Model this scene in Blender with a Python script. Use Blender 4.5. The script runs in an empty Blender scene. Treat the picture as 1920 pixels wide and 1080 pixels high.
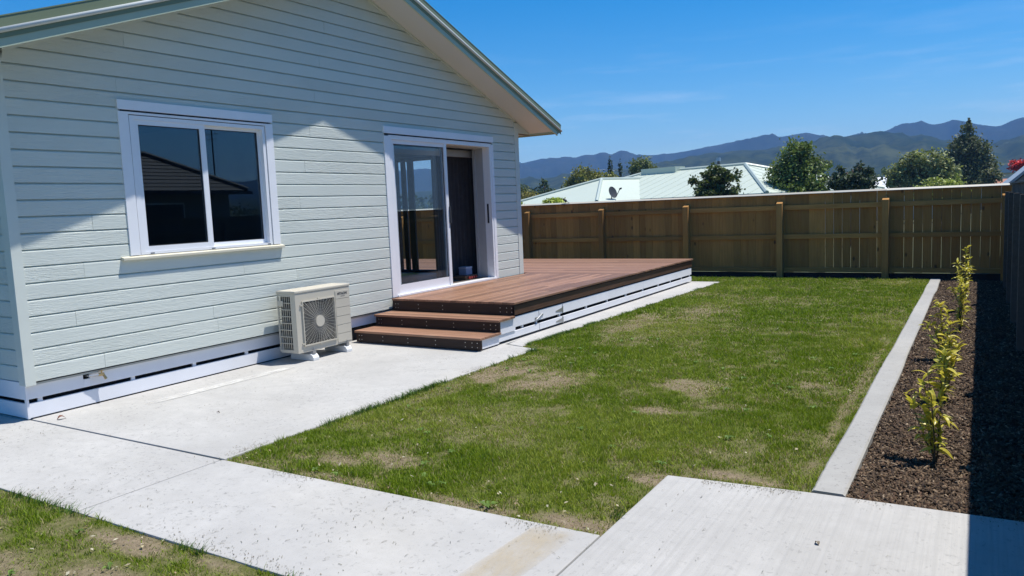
import bpy, bmesh, math, random
import numpy as np
from mathutils import Vector, Matrix, Euler

R = math.radians
rng = np.random.default_rng(7)
random.seed(11)
SC = bpy.context.scene
COL = SC.collection

# ------------------------------------------------------------------ camera
cam = bpy.data.cameras.new('camera')
cam.sensor_width = 36.0
cam.lens = 36.0 * 1430.6 / 1920.0
cam.clip_start = 0.05
cam.clip_end = 6000.0
camo = bpy.data.objects.new('camera', cam)
COL.objects.link(camo)
CAM = Vector((6.515, 0.0, 1.55))
_yaw, _pitch, _roll = R(31.65), R(6.03), R(-2.42)
_f = Vector((-math.sin(_yaw) * math.cos(_pitch), math.cos(_yaw) * math.cos(_pitch), -math.sin(_pitch)))
_r = Vector((math.cos(_yaw), math.sin(_yaw), 0))
_u = _r.cross(_f)
_r2 = _r * math.cos(_roll) + _u * math.sin(_roll)
_u2 = _u * math.cos(_roll) - _r * math.sin(_roll)
_m = Matrix((_r2, _u2, -_f)).transposed().to_4x4()
_m.translation = CAM
camo.matrix_world = _m
SC.camera = camo

# ------------------------------------------------------------------ sun, sky, exposure
SUN = Vector((0.268, 0.26, 1.0)).normalized()
SUN_ELEV = math.asin(SUN.z)
SUN_AZ = math.atan2(SUN.x, SUN.y)
sl = bpy.data.lights.new('sun', 'SUN')
sl.energy = 5.0
sl.angle = R(0.53)
sl.color = (1.0, 0.955, 0.89)
so = bpy.data.objects.new('sun', sl)
so.rotation_euler = (-SUN).to_track_quat('-Z', 'Y').to_euler()
COL.objects.link(so)

world = bpy.data.worlds.new('World')
SC.world = world
world.use_nodes = True
wn = world.node_tree
wn.nodes.clear()
w_out = wn.nodes.new('ShaderNodeOutputWorld')
w_bg = wn.nodes.new('ShaderNodeBackground')
w_sky = wn.nodes.new('ShaderNodeTexSky')
w_sky.sky_type = 'NISHITA'
w_sky.sun_disc = False
w_sky.sun_elevation = SUN_ELEV
w_sky.sun_rotation = SUN_AZ
w_sky.altitude = 0
w_sky.air_density = 1.0
w_sky.dust_density = 0.0
w_sky.ozone_density = 5.0
w_hs = wn.nodes.new('ShaderNodeHueSaturation')
w_hs.inputs['Saturation'].default_value = 1.47
w_hs.inputs['Value'].default_value = 1.05
wn.links.new(w_sky.outputs[0], w_hs.inputs['Color'])
# thin wisps of cirrus low in the sky
w_tc = wn.nodes.new('ShaderNodeTexCoord')
w_mp = wn.nodes.new('ShaderNodeMapping')
w_mp.inputs['Scale'].default_value = (2.2, 2.2, 22.0)
w_mp.inputs['Rotation'].default_value = (0.03, 0.02, 0)
w_mp.inputs['Location'].default_value = (0.37, 1.1, 0.2)
w_no = wn.nodes.new('ShaderNodeTexNoise')
w_no.inputs['Scale'].default_value = 2.4
w_no.inputs['Detail'].default_value = 7
w_no.inputs['Roughness'].default_value = 0.62
w_rp = wn.nodes.new('ShaderNodeMapRange')
w_rp.inputs['From Min'].default_value = 0.53
w_rp.inputs['From Max'].default_value = 0.85
w_rp.inputs['To Max'].default_value = 0.42
w_sx = wn.nodes.new('ShaderNodeSeparateXYZ')
w_el = wn.nodes.new('ShaderNodeMapRange')
w_el.inputs['From Min'].default_value = 0.22
w_el.inputs['From Max'].default_value = 0.07
w_el.inputs['To Max'].default_value = 1.0
w_mu = wn.nodes.new('ShaderNodeMath')
w_mu.operation = 'MULTIPLY'
w_mx = wn.nodes.new('ShaderNodeMixRGB')
w_mx.inputs[2].default_value = (7.5, 8.2, 9.2, 1)
wn.links.new(w_tc.outputs['Generated'], w_mp.inputs[0])
wn.links.new(w_mp.outputs[0], w_no.inputs['Vector'])
wn.links.new(w_no.outputs[0], w_rp.inputs[0])
wn.links.new(w_tc.outputs['Generated'], w_sx.inputs[0])
wn.links.new(w_sx.outputs[2], w_el.inputs[0])
wn.links.new(w_rp.outputs[0], w_mu.inputs[0])
wn.links.new(w_el.outputs[0], w_mu.inputs[1])
wn.links.new(w_mu.outputs[0], w_mx.inputs[0])
wn.links.new(w_hs.outputs[0], w_mx.inputs[1])
wn.links.new(w_mx.outputs[0], w_bg.inputs[0])
w_bg.inputs[1].default_value = 0.105
wn.links.new(w_bg.outputs[0], w_out.inputs[0])

SC.view_settings.view_transform = 'Standard'
SC.view_settings.look = 'None'
SC.view_settings.gamma = 1.0
SC.view_settings.use_curve_mapping = False
SC.view_settings.exposure = 0.35


# ------------------------------------------------------------------ materials
class NT:
    """small node-tree helper"""
    def __init__(self, name):
        self.m = bpy.data.materials.new(name)
        self.m.use_nodes = True
        self.t = self.m.node_tree
        self.t.nodes.clear()
        self.out = self.t.nodes.new('ShaderNodeOutputMaterial')
        self.b = self.t.nodes.new('ShaderNodeBsdfPrincipled')
        self.t.links.new(self.b.outputs[0], self.out.inputs[0])

    def n(self, typ, **kw):
        nd = self.t.nodes.new(typ)
        for k, v in kw.items():
            setattr(nd, k, v)
        return nd

    def l(self, a, b):
        self.t.links.new(a, b)

    def coords(self, kind='Object', scale=(1, 1, 1), rot=(0, 0, 0), rand=False):
        tc = self.n('ShaderNodeTexCoord')
        mp = self.n('ShaderNodeMapping')
        mp.inputs['Scale'].default_value = scale
        mp.inputs['Rotation'].default_value = rot
        if rand:
            oi = self.n('ShaderNodeObjectInfo')
            ad = self.n('ShaderNodeVectorMath', operation='SCALE')
            ad.inputs[0].default_value = (37.0, 91.0, 53.0)
            self.l(oi.outputs['Random'], ad.inputs['Scale'])
            a2 = self.n('ShaderNodeVectorMath', operation='ADD')
            self.l(tc.outputs[kind], a2.inputs[0])
            self.l(ad.outputs[0], a2.inputs[1])
            self.l(a2.outputs[0], mp.inputs[0])
        else:
            self.l(tc.outputs[kind], mp.inputs[0])
        return mp.outputs[0]

    def noise(self, vec, scale, detail=4, rough=0.55, dist=0.0):
        nd = self.n('ShaderNodeTexNoise')
        nd.inputs['Scale'].default_value = scale
        nd.inputs['Detail'].default_value = detail
        nd.inputs['Roughness'].default_value = rough
        nd.inputs['Distortion'].default_value = dist
        if vec is not None:
            self.l(vec, nd.inputs['Vector'])
        return nd.outputs[0]

    def rng(self, val, a, b, c=0.0, d=1.0):
        nd = self.n('ShaderNodeMapRange')
        nd.inputs['From Min'].default_value = a
        nd.inputs['From Max'].default_value = b
        nd.inputs['To Min'].default_value = c
        nd.inputs['To Max'].default_value = d
        self.l(val, nd.inputs[0])
        return nd.outputs[0]

    def mix(self, fac, a, b, mode='MIX'):
        nd = self.n('ShaderNodeMixRGB', blend_type=mode)
        for i, v in ((0, fac), (1, a), (2, b)):
            if isinstance(v, (int, float)):
                nd.inputs[i].default_value = v
            elif isinstance(v, tuple):
                nd.inputs[i].default_value = (*v, 1)
            else:
                self.l(v, nd.inputs[i])
        return nd.outputs[0]

    def math(self, op, a, b):
        nd = self.n('ShaderNodeMath', operation=op)
        for i, v in ((0, a), (1, b)):
            if isinstance(v, (int, float)):
                nd.inputs[i].default_value = v
            else:
                self.l(v, nd.inputs[i])
        return nd.outputs[0]

    def rand(self):
        return self.n('ShaderNodeObjectInfo').outputs['Random']

    def color(self, v):
        if isinstance(v, tuple):
            self.b.inputs['Base Color'].default_value = (*v, 1)
        else:
            self.l(v, self.b.inputs['Base Color'])

    def rough(self, v):
        if isinstance(v, (int, float)):
            self.b.inputs['Roughness'].default_value = v
        else:
            self.l(v, self.b.inputs['Roughness'])

    def bump(self, h, strength=0.3, dist=0.01):
        nd = self.n('ShaderNodeBump')
        nd.inputs['Strength'].default_value = strength
        nd.inputs['Distance'].default_value = dist
        self.l(h, nd.inputs['Height'])
        self.l(nd.outputs[0], self.b.inputs['Normal'])


def plain(name, col, rough=0.5, var=0.08, scale=8.0, metal=0.0, spec=0.5, bump=0.0):
    t = NT(name)
    v = t.coords('Object', rand=True)
    n = t.noise(v, scale, 5)
    lo = tuple(c * (1 - var) for c in col)
    hi = tuple(min(1, c * (1 + var)) for c in col)
    t.color(t.mix(t.rng(n, 0.3, 0.7), lo, hi))
    t.rough(rough)
    t.b.inputs['Metallic'].default_value = metal
    t.b.inputs['Specular IOR Level'].default_value = spec
    if bump:
        t.bump(t.noise(v, scale * 6, 3), bump, 0.004)
    return t.m


def m_weatherboard():
    t = NT('painted_weatherboard')
    v = t.coords('Object', (1, 1, 1), rand=True)
    vs = t.n('ShaderNodeMapping')
    vs.inputs['Scale'].default_value = (6, 1.3, 17)
    t.l(v, vs.inputs[0])
    g = t.noise(vs.outputs[0], 5.5, 5, 0.6, 1.1)
    g2 = t.noise(vs.outputs[0], 16, 3, 0.5, 0.4)
    big = t.noise(v, 0.9, 3)
    t.color(t.mix(t.rng(big, 0.3, 0.7), (0.60, 0.64, 0.58), (0.67, 0.705, 0.64)))
    t.rough(0.55)
    t.b.inputs['Specular IOR Level'].default_value = 0.3
    h = t.math('ADD', g, t.math('MULTIPLY', g2, 0.35))
    # a few boards are a smoother batch
    r = t.rng(t.rand(), 0.0, 1.0, 0.25, 1.0)
    t.bump(t.math('MULTIPLY', h, r), 0.75, 0.010)
    return t.m


def m_timber_deck(name, c1, c2, axis, rough=0.5):
    t = NT(name)
    sc = (1.2, 22, 22) if axis == 'x' else (22, 1.2, 22)
    v = t.coords('Object', sc, rand=True)
    v2 = t.coords('Object', (1, 1, 1), rand=True)
    g = t.noise(v, 2.6, 6, 0.65, 0.3)
    c = t.mix(t.rng(g, 0.3, 0.72), c1, c2)
    br = t.rng(t.rand(), 0, 1, 0.64, 1.30)
    cr = t.n('ShaderNodeCombineColor')
    for i in range(3):
        t.l(br, cr.inputs[i])
    c = t.mix(1.0, c, cr.outputs[0], 'MULTIPLY')
    scuff = t.rng(t.noise(v2, 3.2, 5, 0.7), 0.56, 0.75, 0, 0.4)
    c = t.mix(scuff, c, tuple(min(.4, x * 1.5) for x in c2))
    t.color(c)
    t.rough(rough)
    t.b.inputs['Specular IOR Level'].default_value = 0.3
    t.bump(g, 0.35, 0.003)
    return t.m


def m_fence(name, c1, c2, knots=True, axis='z'):
    t = NT(name)
    sc = {'z': (14, 14, 0.9), 'x': (0.9, 14, 14), 'y': (14, 0.9, 14)}[axis]
    v = t.coords('Object', sc, rand=True)
    v2 = t.coords('Object', {'z': (1, 1, 0.55), 'x': (.55, 1, 1), 'y': (1, .55, 1)}[axis], rand=True)
    g = t.noise(v, 2.2, 5, 0.6, 0.4)
    c = t.mix(t.rng(g, 0.3, 0.7), c1, c2)
    br = t.rng(t.rand(), 0, 1, 0.7, 1.25)
    cr = t.n('ShaderNodeCombineColor')
    for i in range(3):
        t.l(br, cr.inputs[i])
    c = t.mix(1.0, c, cr.outputs[0], 'MULTIPLY')
    tint = t.rng(t.noise(v2, 2.0, 3), 0.4, 0.65, 0, 0.45)
    c = t.mix(tint, c, tuple(0.5 * (a_ + b_) * k_ for a_, b_, k_ in zip(c1, c2, (0.72, 0.86, 1.0))))
    if knots:
        vo = t.n('ShaderNodeTexVoronoi')
        vo.inputs['Scale'].default_value = 5.0
        t.l(v2, vo.inputs['Vector'])
        k = t.rng(vo.outputs['Distance'], 0.06, 0.15, 0.8, 0.0)
        c = t.mix(k, c, (0.055, 0.036, 0.02))
    t.color(c)
    t.rough(0.8)
    t.b.inputs['Specular IOR Level'].default_value = 0.15
    t.bump(g, 0.3, 0.003)
    return t.m


def m_concrete(name, base, broom=False, specks=0.5):
    t = NT(name)
    v = t.coords('Object')
    a = t.noise(v, 1.1, 6, 0.6)
    b = t.noise(v, 9, 6, 0.7)
    f = t.noise(v, 90, 3, 0.6)
    c = t.mix(t.rng(a, 0.3, 0.7), tuple(x * 0.86 for x in base), tuple(x * 1.08 for x in base))
    c = t.mix(t.rng(b, 0.38, 0.72, 0, 0.5), c, tuple(x * 0.78 for x in base))
    # faint dirt flecks and hairline marks
    vd = t.coords('Object', (1, 0.7, 1), rot=(0, 0, 0.6))
    pa = t.rng(t.noise(v, 1.6, 4, 0.7), 0.40, 0.62, 0.15, 1.0)
    fl = None
    for sc_, th_, ms_ in ((13, 0.030, 21), (22, 0.045, 33)):       # short curly hairline marks
        ct = t.math('ABSOLUTE', t.math('SUBTRACT', t.noise(vd, sc_, 1.5, 0.5, 1.4), 0.5), 0)
        ln = t.rng(ct, th_ * 0.4, th_, 1.0, 0.0)
        seg = t.rng(t.noise(v, ms_, 2, 0.5), 0.56, 0.64, 0.0, 1.0)
        ln = t.math('MULTIPLY', ln, seg)
        fl = ln if fl is None else t.math('MAXIMUM', fl, ln)
    c = t.mix(t.math('MULTIPLY', t.math('MULTIPLY', fl, pa), specks), c, tuple(x * 0.36 for x in base))
    stn = t.rng(t.noise(v, 0.8, 5, 0.65, 0.6), 0.52, 0.66, 0, 0.30)
    c = t.mix(stn, c, (base[0] * 0.80, base[1] * 0.79, base[2] * 0.77))
    warm = t.rng(t.noise(v, 0.55, 3), 0.55, 0.75, 0, 0.3)
    c = t.mix(warm, c, (base[0] * 1.0, base[1] * 0.95, base[2] * 0.84))
    h = t.math('ADD', t.math('MULTIPLY', b, 0.5), t.math('MULTIPLY', f, 0.4))
    if broom:
        vb = t.coords('Object', (26, 0.35, 1))
        br = t.noise(vb, 1.6, 4, 0.7)
        c = t.mix(t.rng(br, 0.45, 0.7, 0, 0.6), c, tuple(x * 0.74 for x in base))
        h = t.math('ADD', h, t.math('MULTIPLY', br, 1.6))
    t.color(c)
    t.rough(0.85)
    t.b.inputs['Specular IOR Level'].default_value = 0.2
    t.bump(h, 0.35, 0.004)
    return t.m


def m_attr(name, rough=0.7, trans=0.0, spec=0.3):
    """colour from the mesh's own per-face colour"""
    t = NT(name)
    at = t.n('ShaderNodeAttribute', attribute_name='tone')
    t.color(at.outputs['Color'])
    t.rough(rough)
    t.b.inputs['Specular IOR Level'].default_value = spec
    if trans:
        tr = t.n('ShaderNodeBsdfTranslucent')
        mx = t.n('ShaderNodeMixShader')
        g = t.mix(1.0, at.outputs['Color'], (1.35, 1.45, 0.7), 'MULTIPLY')
        t.l(g, tr.inputs[0])
        mx.inputs[0].default_value = trans
        t.l(t.b.outputs[0], mx.inputs[1])
        t.l(tr.outputs[0], mx.inputs[2])
        t.l(mx.outputs[0], t.out.inputs[0])
    return t.m


def m_glass(name, tint, boost=1.0):
    t = NT(name)
    t.t.nodes.remove(t.b)
    tr = t.n('ShaderNodeBsdfTransparent')
    tr.inputs[0].default_value = (*tint, 1)
    gl = t.n('ShaderNodeBsdfGlossy')
    gl.inputs['Roughness'].default_value = 0.0
    gl.inputs[0].default_value = (0.66, 0.85, 1.0, 1)
    fr = t.n('ShaderNodeFresnel')
    ge = t.n('ShaderNodeNewGeometry')
    io = t.rng(ge.outputs['Backfacing'], 0, 1, 1.5, 1 / 1.5)   # thin pane: both faces reflect alike
    t.l(io, fr.inputs[0])
    mu = t.math('MULTIPLY', fr.outputs[0], boost)
    mx = t.n('ShaderNodeMixShader')
    t.l(mu, mx.inputs[0])
    t.l(tr.outputs[0], mx.inputs[1])
    t.l(gl.outputs[0], mx.inputs[2])
    t.l(mx.outputs[0], t.out.inputs[0])
    return t.m


M = {}
M['board'] = m_weatherboard()
M['trim_sage'] = plain('sage_trim_paint', (0.635, 0.67, 0.605), 0.5, 0.04, 3)
M['wall_core'] = plain('wall_backing', (0.45, 0.48, 0.46), 0.7)
M['white'] = plain('white_paint', (0.84, 0.845, 0.86), 0.45, 0.03, 4)
M['white_board'] = plain('white_baseboard_paint', (0.80, 0.81, 0.84), 0.5, 0.05, 2.2, bump=0.05)
M['upvc'] = plain('white_aluminium', (0.82, 0.83, 0.85), 0.32, 0.02, 4)
M['cream'] = plain('cream_sill', (0.62, 0.58, 0.45), 0.5, 0.05, 4)
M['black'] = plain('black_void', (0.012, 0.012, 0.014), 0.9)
M['slot'] = plain('dark_gap', (0.02, 0.022, 0.028), 0.8)
M['soffit'] = plain('soffit_paint', (0.60, 0.60, 0.58), 0.6, 0.02, 1)
M['barge'] = plain('barge_paint', (0.44, 0.50, 0.37), 0.5, 0.03, 2)
M['roof_green'] = plain('green_roof_steel', (0.175, 0.21, 0.12), 0.45, 0.06, 2, 0.0)
M['roof_bead'] = plain('roof_steel_edge', (0.60, 0.62, 0.60), 0.3, 0.04, 2)
M['glass_window'] = m_glass('window_glass', (0.62, 0.65, 0.67), 1.9)
M['glass_door'] = m_glass('door_glass', (0.95, 0.965, 0.97), 0.8)
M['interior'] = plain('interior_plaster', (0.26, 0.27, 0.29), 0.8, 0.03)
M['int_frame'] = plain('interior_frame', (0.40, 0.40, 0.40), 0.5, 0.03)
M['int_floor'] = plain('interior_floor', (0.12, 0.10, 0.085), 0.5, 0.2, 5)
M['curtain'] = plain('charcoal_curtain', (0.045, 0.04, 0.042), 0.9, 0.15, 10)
M['curtain_pale'] = plain('pale_curtain', (0.45, 0.46, 0.46), 0.9, 0.1, 6)
M['deck_y'] = m_timber_deck('deck_timber_lengthwise', (0.20, 0.104, 0.062), (0.335, 0.19, 0.122), 'y')
M['deck_x'] = m_timber_deck('deck_timber_crosswise', (0.20, 0.104, 0.062), (0.335, 0.19, 0.122), 'x')
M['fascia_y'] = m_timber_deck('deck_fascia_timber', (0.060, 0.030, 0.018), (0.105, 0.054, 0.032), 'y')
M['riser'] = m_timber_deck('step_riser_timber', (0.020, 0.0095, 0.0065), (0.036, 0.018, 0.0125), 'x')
M['screw'] = plain('steel_screw', (0.55, 0.53, 0.5), 0.35, 0.02, 4, 0.9)
M['galv'] = plain('galvanised_steel', (0.42, 0.43, 0.44), 0.42, 0.1, 20, 0.85)
M['brass'] = plain('brass', (0.52, 0.36, 0.16), 0.3, 0.1, 20, 0.9)
M['hp'] = plain('beige_steel_casing', (0.54, 0.50, 0.41), 0.42, 0.02, 2)
M['hp_dark'] = plain('heat_pump_inside', (0.03, 0.03, 0.03), 0.6)
M['hp_fin'] = plain('aluminium_fins', (0.05, 0.05, 0.048), 0.5, 0.1, 30)
M['hp_wire'] = plain('beige_guard_wire', (0.52, 0.50, 0.44), 0.45, 0.02)
M['hp_foot'] = plain('white_plastic_foot', (0.72, 0.73, 0.72), 0.5, 0.03)
M['print'] = plain('dark_print', (0.05, 0.05, 0.055), 0.5)
M['paling'] = m_fence('treated_pine_paling', (0.335, 0.158, 0.044), (0.455, 0.232, 0.068))
M['rail'] = m_fence('treated_pine_rail', (0.335, 0.165, 0.048), (0.44, 0.232, 0.070), False, 'x')
M['post'] = m_fence('treated_pine_post', (0.315, 0.155, 0.046), (0.41, 0.215, 0.067), False, 'z')
M['cap'] = m_fence('treated_pine_capping', (0.46, 0.42, 0.34), (0.58, 0.53, 0.44), False, 'x')
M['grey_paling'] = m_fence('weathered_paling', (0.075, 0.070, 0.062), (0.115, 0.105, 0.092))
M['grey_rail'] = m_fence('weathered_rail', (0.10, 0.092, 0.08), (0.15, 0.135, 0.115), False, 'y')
M['concrete'] = m_concrete('path_concrete', (0.448, 0.439, 0.416), False, 0.7)
M['broomed'] = m_concrete('broomed_concrete', (0.448, 0.439, 0.416), True, 0.45)
M['edging'] = m_concrete('edging_concrete', (0.37, 0.365, 0.345), False, 0.6)
M['blade'] = m_attr('grass_blades', 0.55, 0.25, 0.25)
M['leafy'] = m_attr('tree_leaves', 0.6, 0.18, 0.25)
M['bark_chip'] = m_attr('bark_chips', 0.8, 0, 0.2)
M['trunk'] = plain('tree_bark', (0.085, 0.065, 0.05), 0.9, 0.3, 6, bump=0.4)
M['stem'] = plain('plant_stem', (0.055, 0.045, 0.025), 0.7, 0.2, 20)
M['nroof'] = plain('pale_green_roof_steel', (0.505, 0.56, 0.465), 0.5, 0.03, 0.6)
M['nroof_cap'] = plain('pale_green_flashing', (0.43, 0.49, 0.43), 0.45, 0.03, 1)
M['nwall'] = plain('pale_render', (0.55, 0.53, 0.48), 0.8)
M['dark_steel'] = plain('dark_grey_steel', (0.035, 0.038, 0.044), 0.6)
M['tile'] = plain('dark_roof_tile', (0.085, 0.062, 0.055), 0.65, 0.2, 4, bump=0.1)
M['shed'] = plain('grey_steel_cladding', (0.25, 0.28, 0.31), 0.5, 0.04, 2)
M['shed_roof'] = plain('shed_roof_steel', (0.30, 0.34, 0.37), 0.5, 0.04, 2)


# ------------------------------------------------------------------ mesh helpers
class MB:
    def __init__(self):
        self.v, self.f = [], []

    def quad(self, *pts):
        i = len(self.v)
        self.v += [tuple(p) for p in pts]
        self.f.append(tuple(range(i, i + len(pts))))
        return self

    def box(self, x0, x1, y0, y1, z0, z1):
        i = len(self.v)
        self.v += [(x0, y0, z0), (x1, y0, z0), (x1, y1, z0), (x0, y1, z0), (x0, y0, z1), (x1, y0, z1), (x1, y1, z1), (x0, y1, z1)]
        for q in ((0, 3, 2, 1), (4, 5, 6, 7), (0, 1, 5, 4), (1, 2, 6, 5), (2, 3, 7, 6), (3, 0, 4, 7)):
            self.f.append(tuple(i + k for k in q))
        return self

    def loft(self, a, b, cap=True):
        """two equal-length rings joined"""
        i = len(self.v)
        n = len(a)
        self.v += [tuple(p) for p in a] + [tuple(p) for p in b]
        for k in range(n):
            k2 = (k + 1) % n
            self.f.append((i + k, i + k2, i + n + k2, i + n + k))
        if cap:
            self.f.append(tuple(i + k for k in reversed(range(n))))
            self.f.append(tuple(i + n + k for k in range(n)))
        return self

    def prism(self, poly, axis, a, b):
        def mk(c):
            if axis == 'x':
                return [(c, p[0], p[1]) for p in poly]
            if axis == 'y':
                return [(p[0], c, p[1]) for p in poly]
            return [(p[0], p[1], c) for p in poly]
        return self.loft(mk(a), mk(b))

    def tube(self, p0, p1, r0, r1=None, n=8, cap=True):
        r1 = r0 if r1 is None else r1
        p0, p1 = Vector(p0), Vector(p1)
        d = (p1 - p0).normalized()
        s = d.orthogonal().normalized()
        t = d.cross(s)
        ring = lambda p, r: [p + (s * math.cos(2 * math.pi * k / n) + t * math.sin(2 * math.pi * k / n)) * r for k in range(n)]
        return self.loft(ring(p0, r0), ring(p1, r1), cap)

    def path(self, pts, radii, n=6):
        for a, b, ra, rb in zip(pts[:-1], pts[1:], radii[:-1], radii[1:]):
            self.tube(a, b, ra, rb, n)
        return self

    def disc(self, c, axis, r0, r1, n=24, depth=0.004):
        """flat ring (r0 inner) with thickness along axis"""
        c = Vector(c)
        ax = Vector(axis).normalized()
        s = ax.orthogonal().normalized()
        t = ax.cross(s)
        for k in range(n):
            a0, a1 = 2 * math.pi * k / n, 2 * math.pi * (k + 1) / n
            e0 = s * math.cos(a0) + t * math.sin(a0)
            e1 = s * math.cos(a1) + t * math.sin(a1)
            A = [c + e0 * r0, c + e0 * r1, c + e1 * r1, c + e1 * r0]
            self.loft(A, [p + ax * depth for p in A])
        return self


def build(name, mb, mat, parent=None, bevel=0.0, smooth=False, kind=None):
    me = bpy.data.meshes.new(name)
    me.from_pydata(mb.v, [], mb.f)
    me.materials.append(mat)
    bm = bmesh.new()
    bm.from_mesh(me)
    bmesh.ops.recalc_face_normals(bm, faces=bm.faces)
    if bevel:
        bmesh.ops.remove_doubles(bm, verts=bm.verts, dist=1e-5)
        es = [e for e in bm.edges if len(e.link_faces) == 2 and e.calc_face_angle(0) > 0.5]
        bmesh.ops.bevel(bm, geom=es, offset=bevel, segments=2, affect='EDGES', profile=0.6)
    bm.to_mesh(me)
    bm.free()
    if smooth:
        me.shade_smooth()
    return link(name, me, parent, kind)


def link(name, me, parent=None, kind=None):
    o = bpy.data.objects.new(name, me)
    COL.objects.link(o)
    if parent is not None:
        o.parent = parent
        if parent.type == 'EMPTY':
            o.location = -parent.location
    if kind:
        o['kind'] = kind
    return o


def thing(name, label, cat, loc=(0, 0, 0), group=None, kind=None):
    o = bpy.data.objects.new(name, None)
    COL.objects.link(o)
    o.location = loc
    o.empty_display_size = 0.2
    if kind:
        o['kind'] = kind
    if label:
        o['label'] = label
        o['category'] = cat
    if group:
        o['group'] = group
    return o


def tag(o, label, cat, group=None):
    o['label'] = label
    o['category'] = cat
    if group:
        o['group'] = group
    return o


def mesh_np(name, verts, faces_flat, sizes, mat, tone=None, parent=None, kind=None, smooth=False):
    """fast mesh from numpy arrays; tone = colour per face (n,3)"""
    me = bpy.data.meshes.new(name)
    me.vertices.add(len(verts))
    me.vertices.foreach_set('co', np.asarray(verts, np.float32).ravel())
    me.loops.add(len(faces_flat))
    me.loops.foreach_set('vertex_index', np.asarray(faces_flat, np.int32))
    sizes = np.asarray(sizes, np.int32)
    me.polygons.add(len(sizes))
    st = np.zeros(len(sizes), np.int32)
    st[1:] = np.cumsum(sizes)[:-1]
    me.polygons.foreach_set('loop_start', st)
    me.polygons.foreach_set('loop_total', sizes)
    if smooth:
        me.polygons.foreach_set('use_smooth', np.ones(len(sizes), bool))
    me.update(calc_edges=True)
    me.validate()
    if tone is not None:
        a = me.attributes.new('tone', 'FLOAT_COLOR', 'FACE')
        c = np.ones((len(sizes), 4), np.float32)
        c[:, :3] = tone
        a.data.foreach_set('color', c.ravel())
    me.materials.append(mat)
    return link(name, me, parent, kind)


# value noise in numpy
_LAT = rng.random((256, 256)).astype(np.float64)


def vnoise(x, y):
    xi, yi = np.floor(x).astype(int), np.floor(y).astype(int)
    fx, fy = x - xi, y - yi
    fx = fx * fx * (3 - 2 * fx)
    fy = fy * fy * (3 - 2 * fy)
    g = lambda a, b: _LAT[a % 256, b % 256]
    return (g(xi, yi) * (1 - fx) + g(xi + 1, yi) * fx) * (1 - fy) + (g(xi, yi + 1) * (1 - fx) + g(xi + 1, yi + 1) * fx) * fy


def fbm(x, y, o=4, gain=0.5):
    s, a, t = 0, 1.0, 0
    for k in range(o):
        s = s + a * vnoise(x * 2 ** k + 17.3 * k, y * 2 ** k + 9.1 * k)
        t += a
        a *= gain
    return s / t


# ================================================================== GROUND
def m_ground():
    t = NT('far_ground')
    v = t.coords('Object')
    a = t.noise(v, 0.02, 6)
    b = t.noise(v, 0.6, 4)
    c = t.mix(t.rng(a, 0.35, 0.65), (0.06, 0.085, 0.03), (0.13, 0.12, 0.06))
    c = t.mix(t.rng(b, 0.3, 0.7, 0, 0.5), c, (0.045, 0.06, 0.022))
    t.color(c)
    t.rough(0.95)
    return t.m


g = MB()
xs = [-1700, -300, -60, -10, 10, 60, 300, 1700]
for i in range(len(xs) - 1):
    for j in range(len(xs) - 1):
        g.quad((xs[i], xs[j], -0.12), (xs[i + 1], xs[j], -0.12), (xs[i + 1], xs[j + 1], -0.12), (xs[i], xs[j + 1], -0.12))
build('ground', g, m_ground(), kind='structure')

# ---- hills: two ranges whose crests follow what one sees from the garden
DEG = math.degrees
far_crest = [(-120, 3.0), (-75, 2.6), (-50, 3.0), (-38, 3.0), (-33, 2.9), (-30.5, 3.26), (-28.9, 3.5), (-27, 3.4), (-24.9, 3.25), (-23, 3.53), (-21.8, 3.38),
             (-19.9, 3.42), (-18.4, 3.5), (-16.8, 3.75), (-15.6, 3.93), (-14.3, 3.96), (-13.4, 4.02), (-12, 4.12), (-10.8, 4.12), (-9.5, 3.92), (-8, 3.8),
             (-6, 3.7), (-4.2, 3.98), (-3, 4.05), (-2.5, 4.03), (-1.2, 3.98), (0.6, 3.72), (1.4, 3.84), (2.2, 4.05), (6, 4.4), (12, 4.0), (25, 3.6), (50, 2.6), (90, 2.2), (150, 2.0)]
near_crest = [(-120, 0.9), (-60, 1.0), (-40, 1.2), (-33, 1.6), (-30, 2.0), (-27, 2.1), (-24, 2.25), (-21.5, 2.5), (-19.5, 2.75), (-17.8, 3.05), (-16.3, 3.15), (-14.4, 3.2),
              (-12.8, 3.25), (-10.8, 3.55), (-8.8, 3.72), (-7.5, 3.86), (-6.2, 3.87), (-4.2, 3.55), (-3, 3.45), (-1.6, 2.95), (0.4, 2.55), (1.2, 2.7), (2.2, 2.95),
              (6, 3.2), (12, 2.8), (25, 2.2), (50, 1.4), (90, 1.2), (150, 1.0)]


def m_hill(name, a, b, c):
    t = NT(name)
    v = t.coords('Object')
    n1 = t.noise(v, 0.012, 6, 0.6)
    n2 = t.noise(v, 0.06, 5, 0.6)
    col = t.mix(t.rng(n1, 0.38, 0.62), a, b)
    n3 = t.noise(v, 0.25, 4, 0.7)
    col = t.mix(t.rng(n2, 0.42, 0.62, 0, 0.8), col, c)
    col = t.mix(t.rng(n3, 0.5, 0.65, 0, 0.5), col, c)
    t.color(col)
    t.rough(1.0)
    t.b.inputs['Specular IOR Level'].default_value = 0.0
    return t.m


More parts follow.
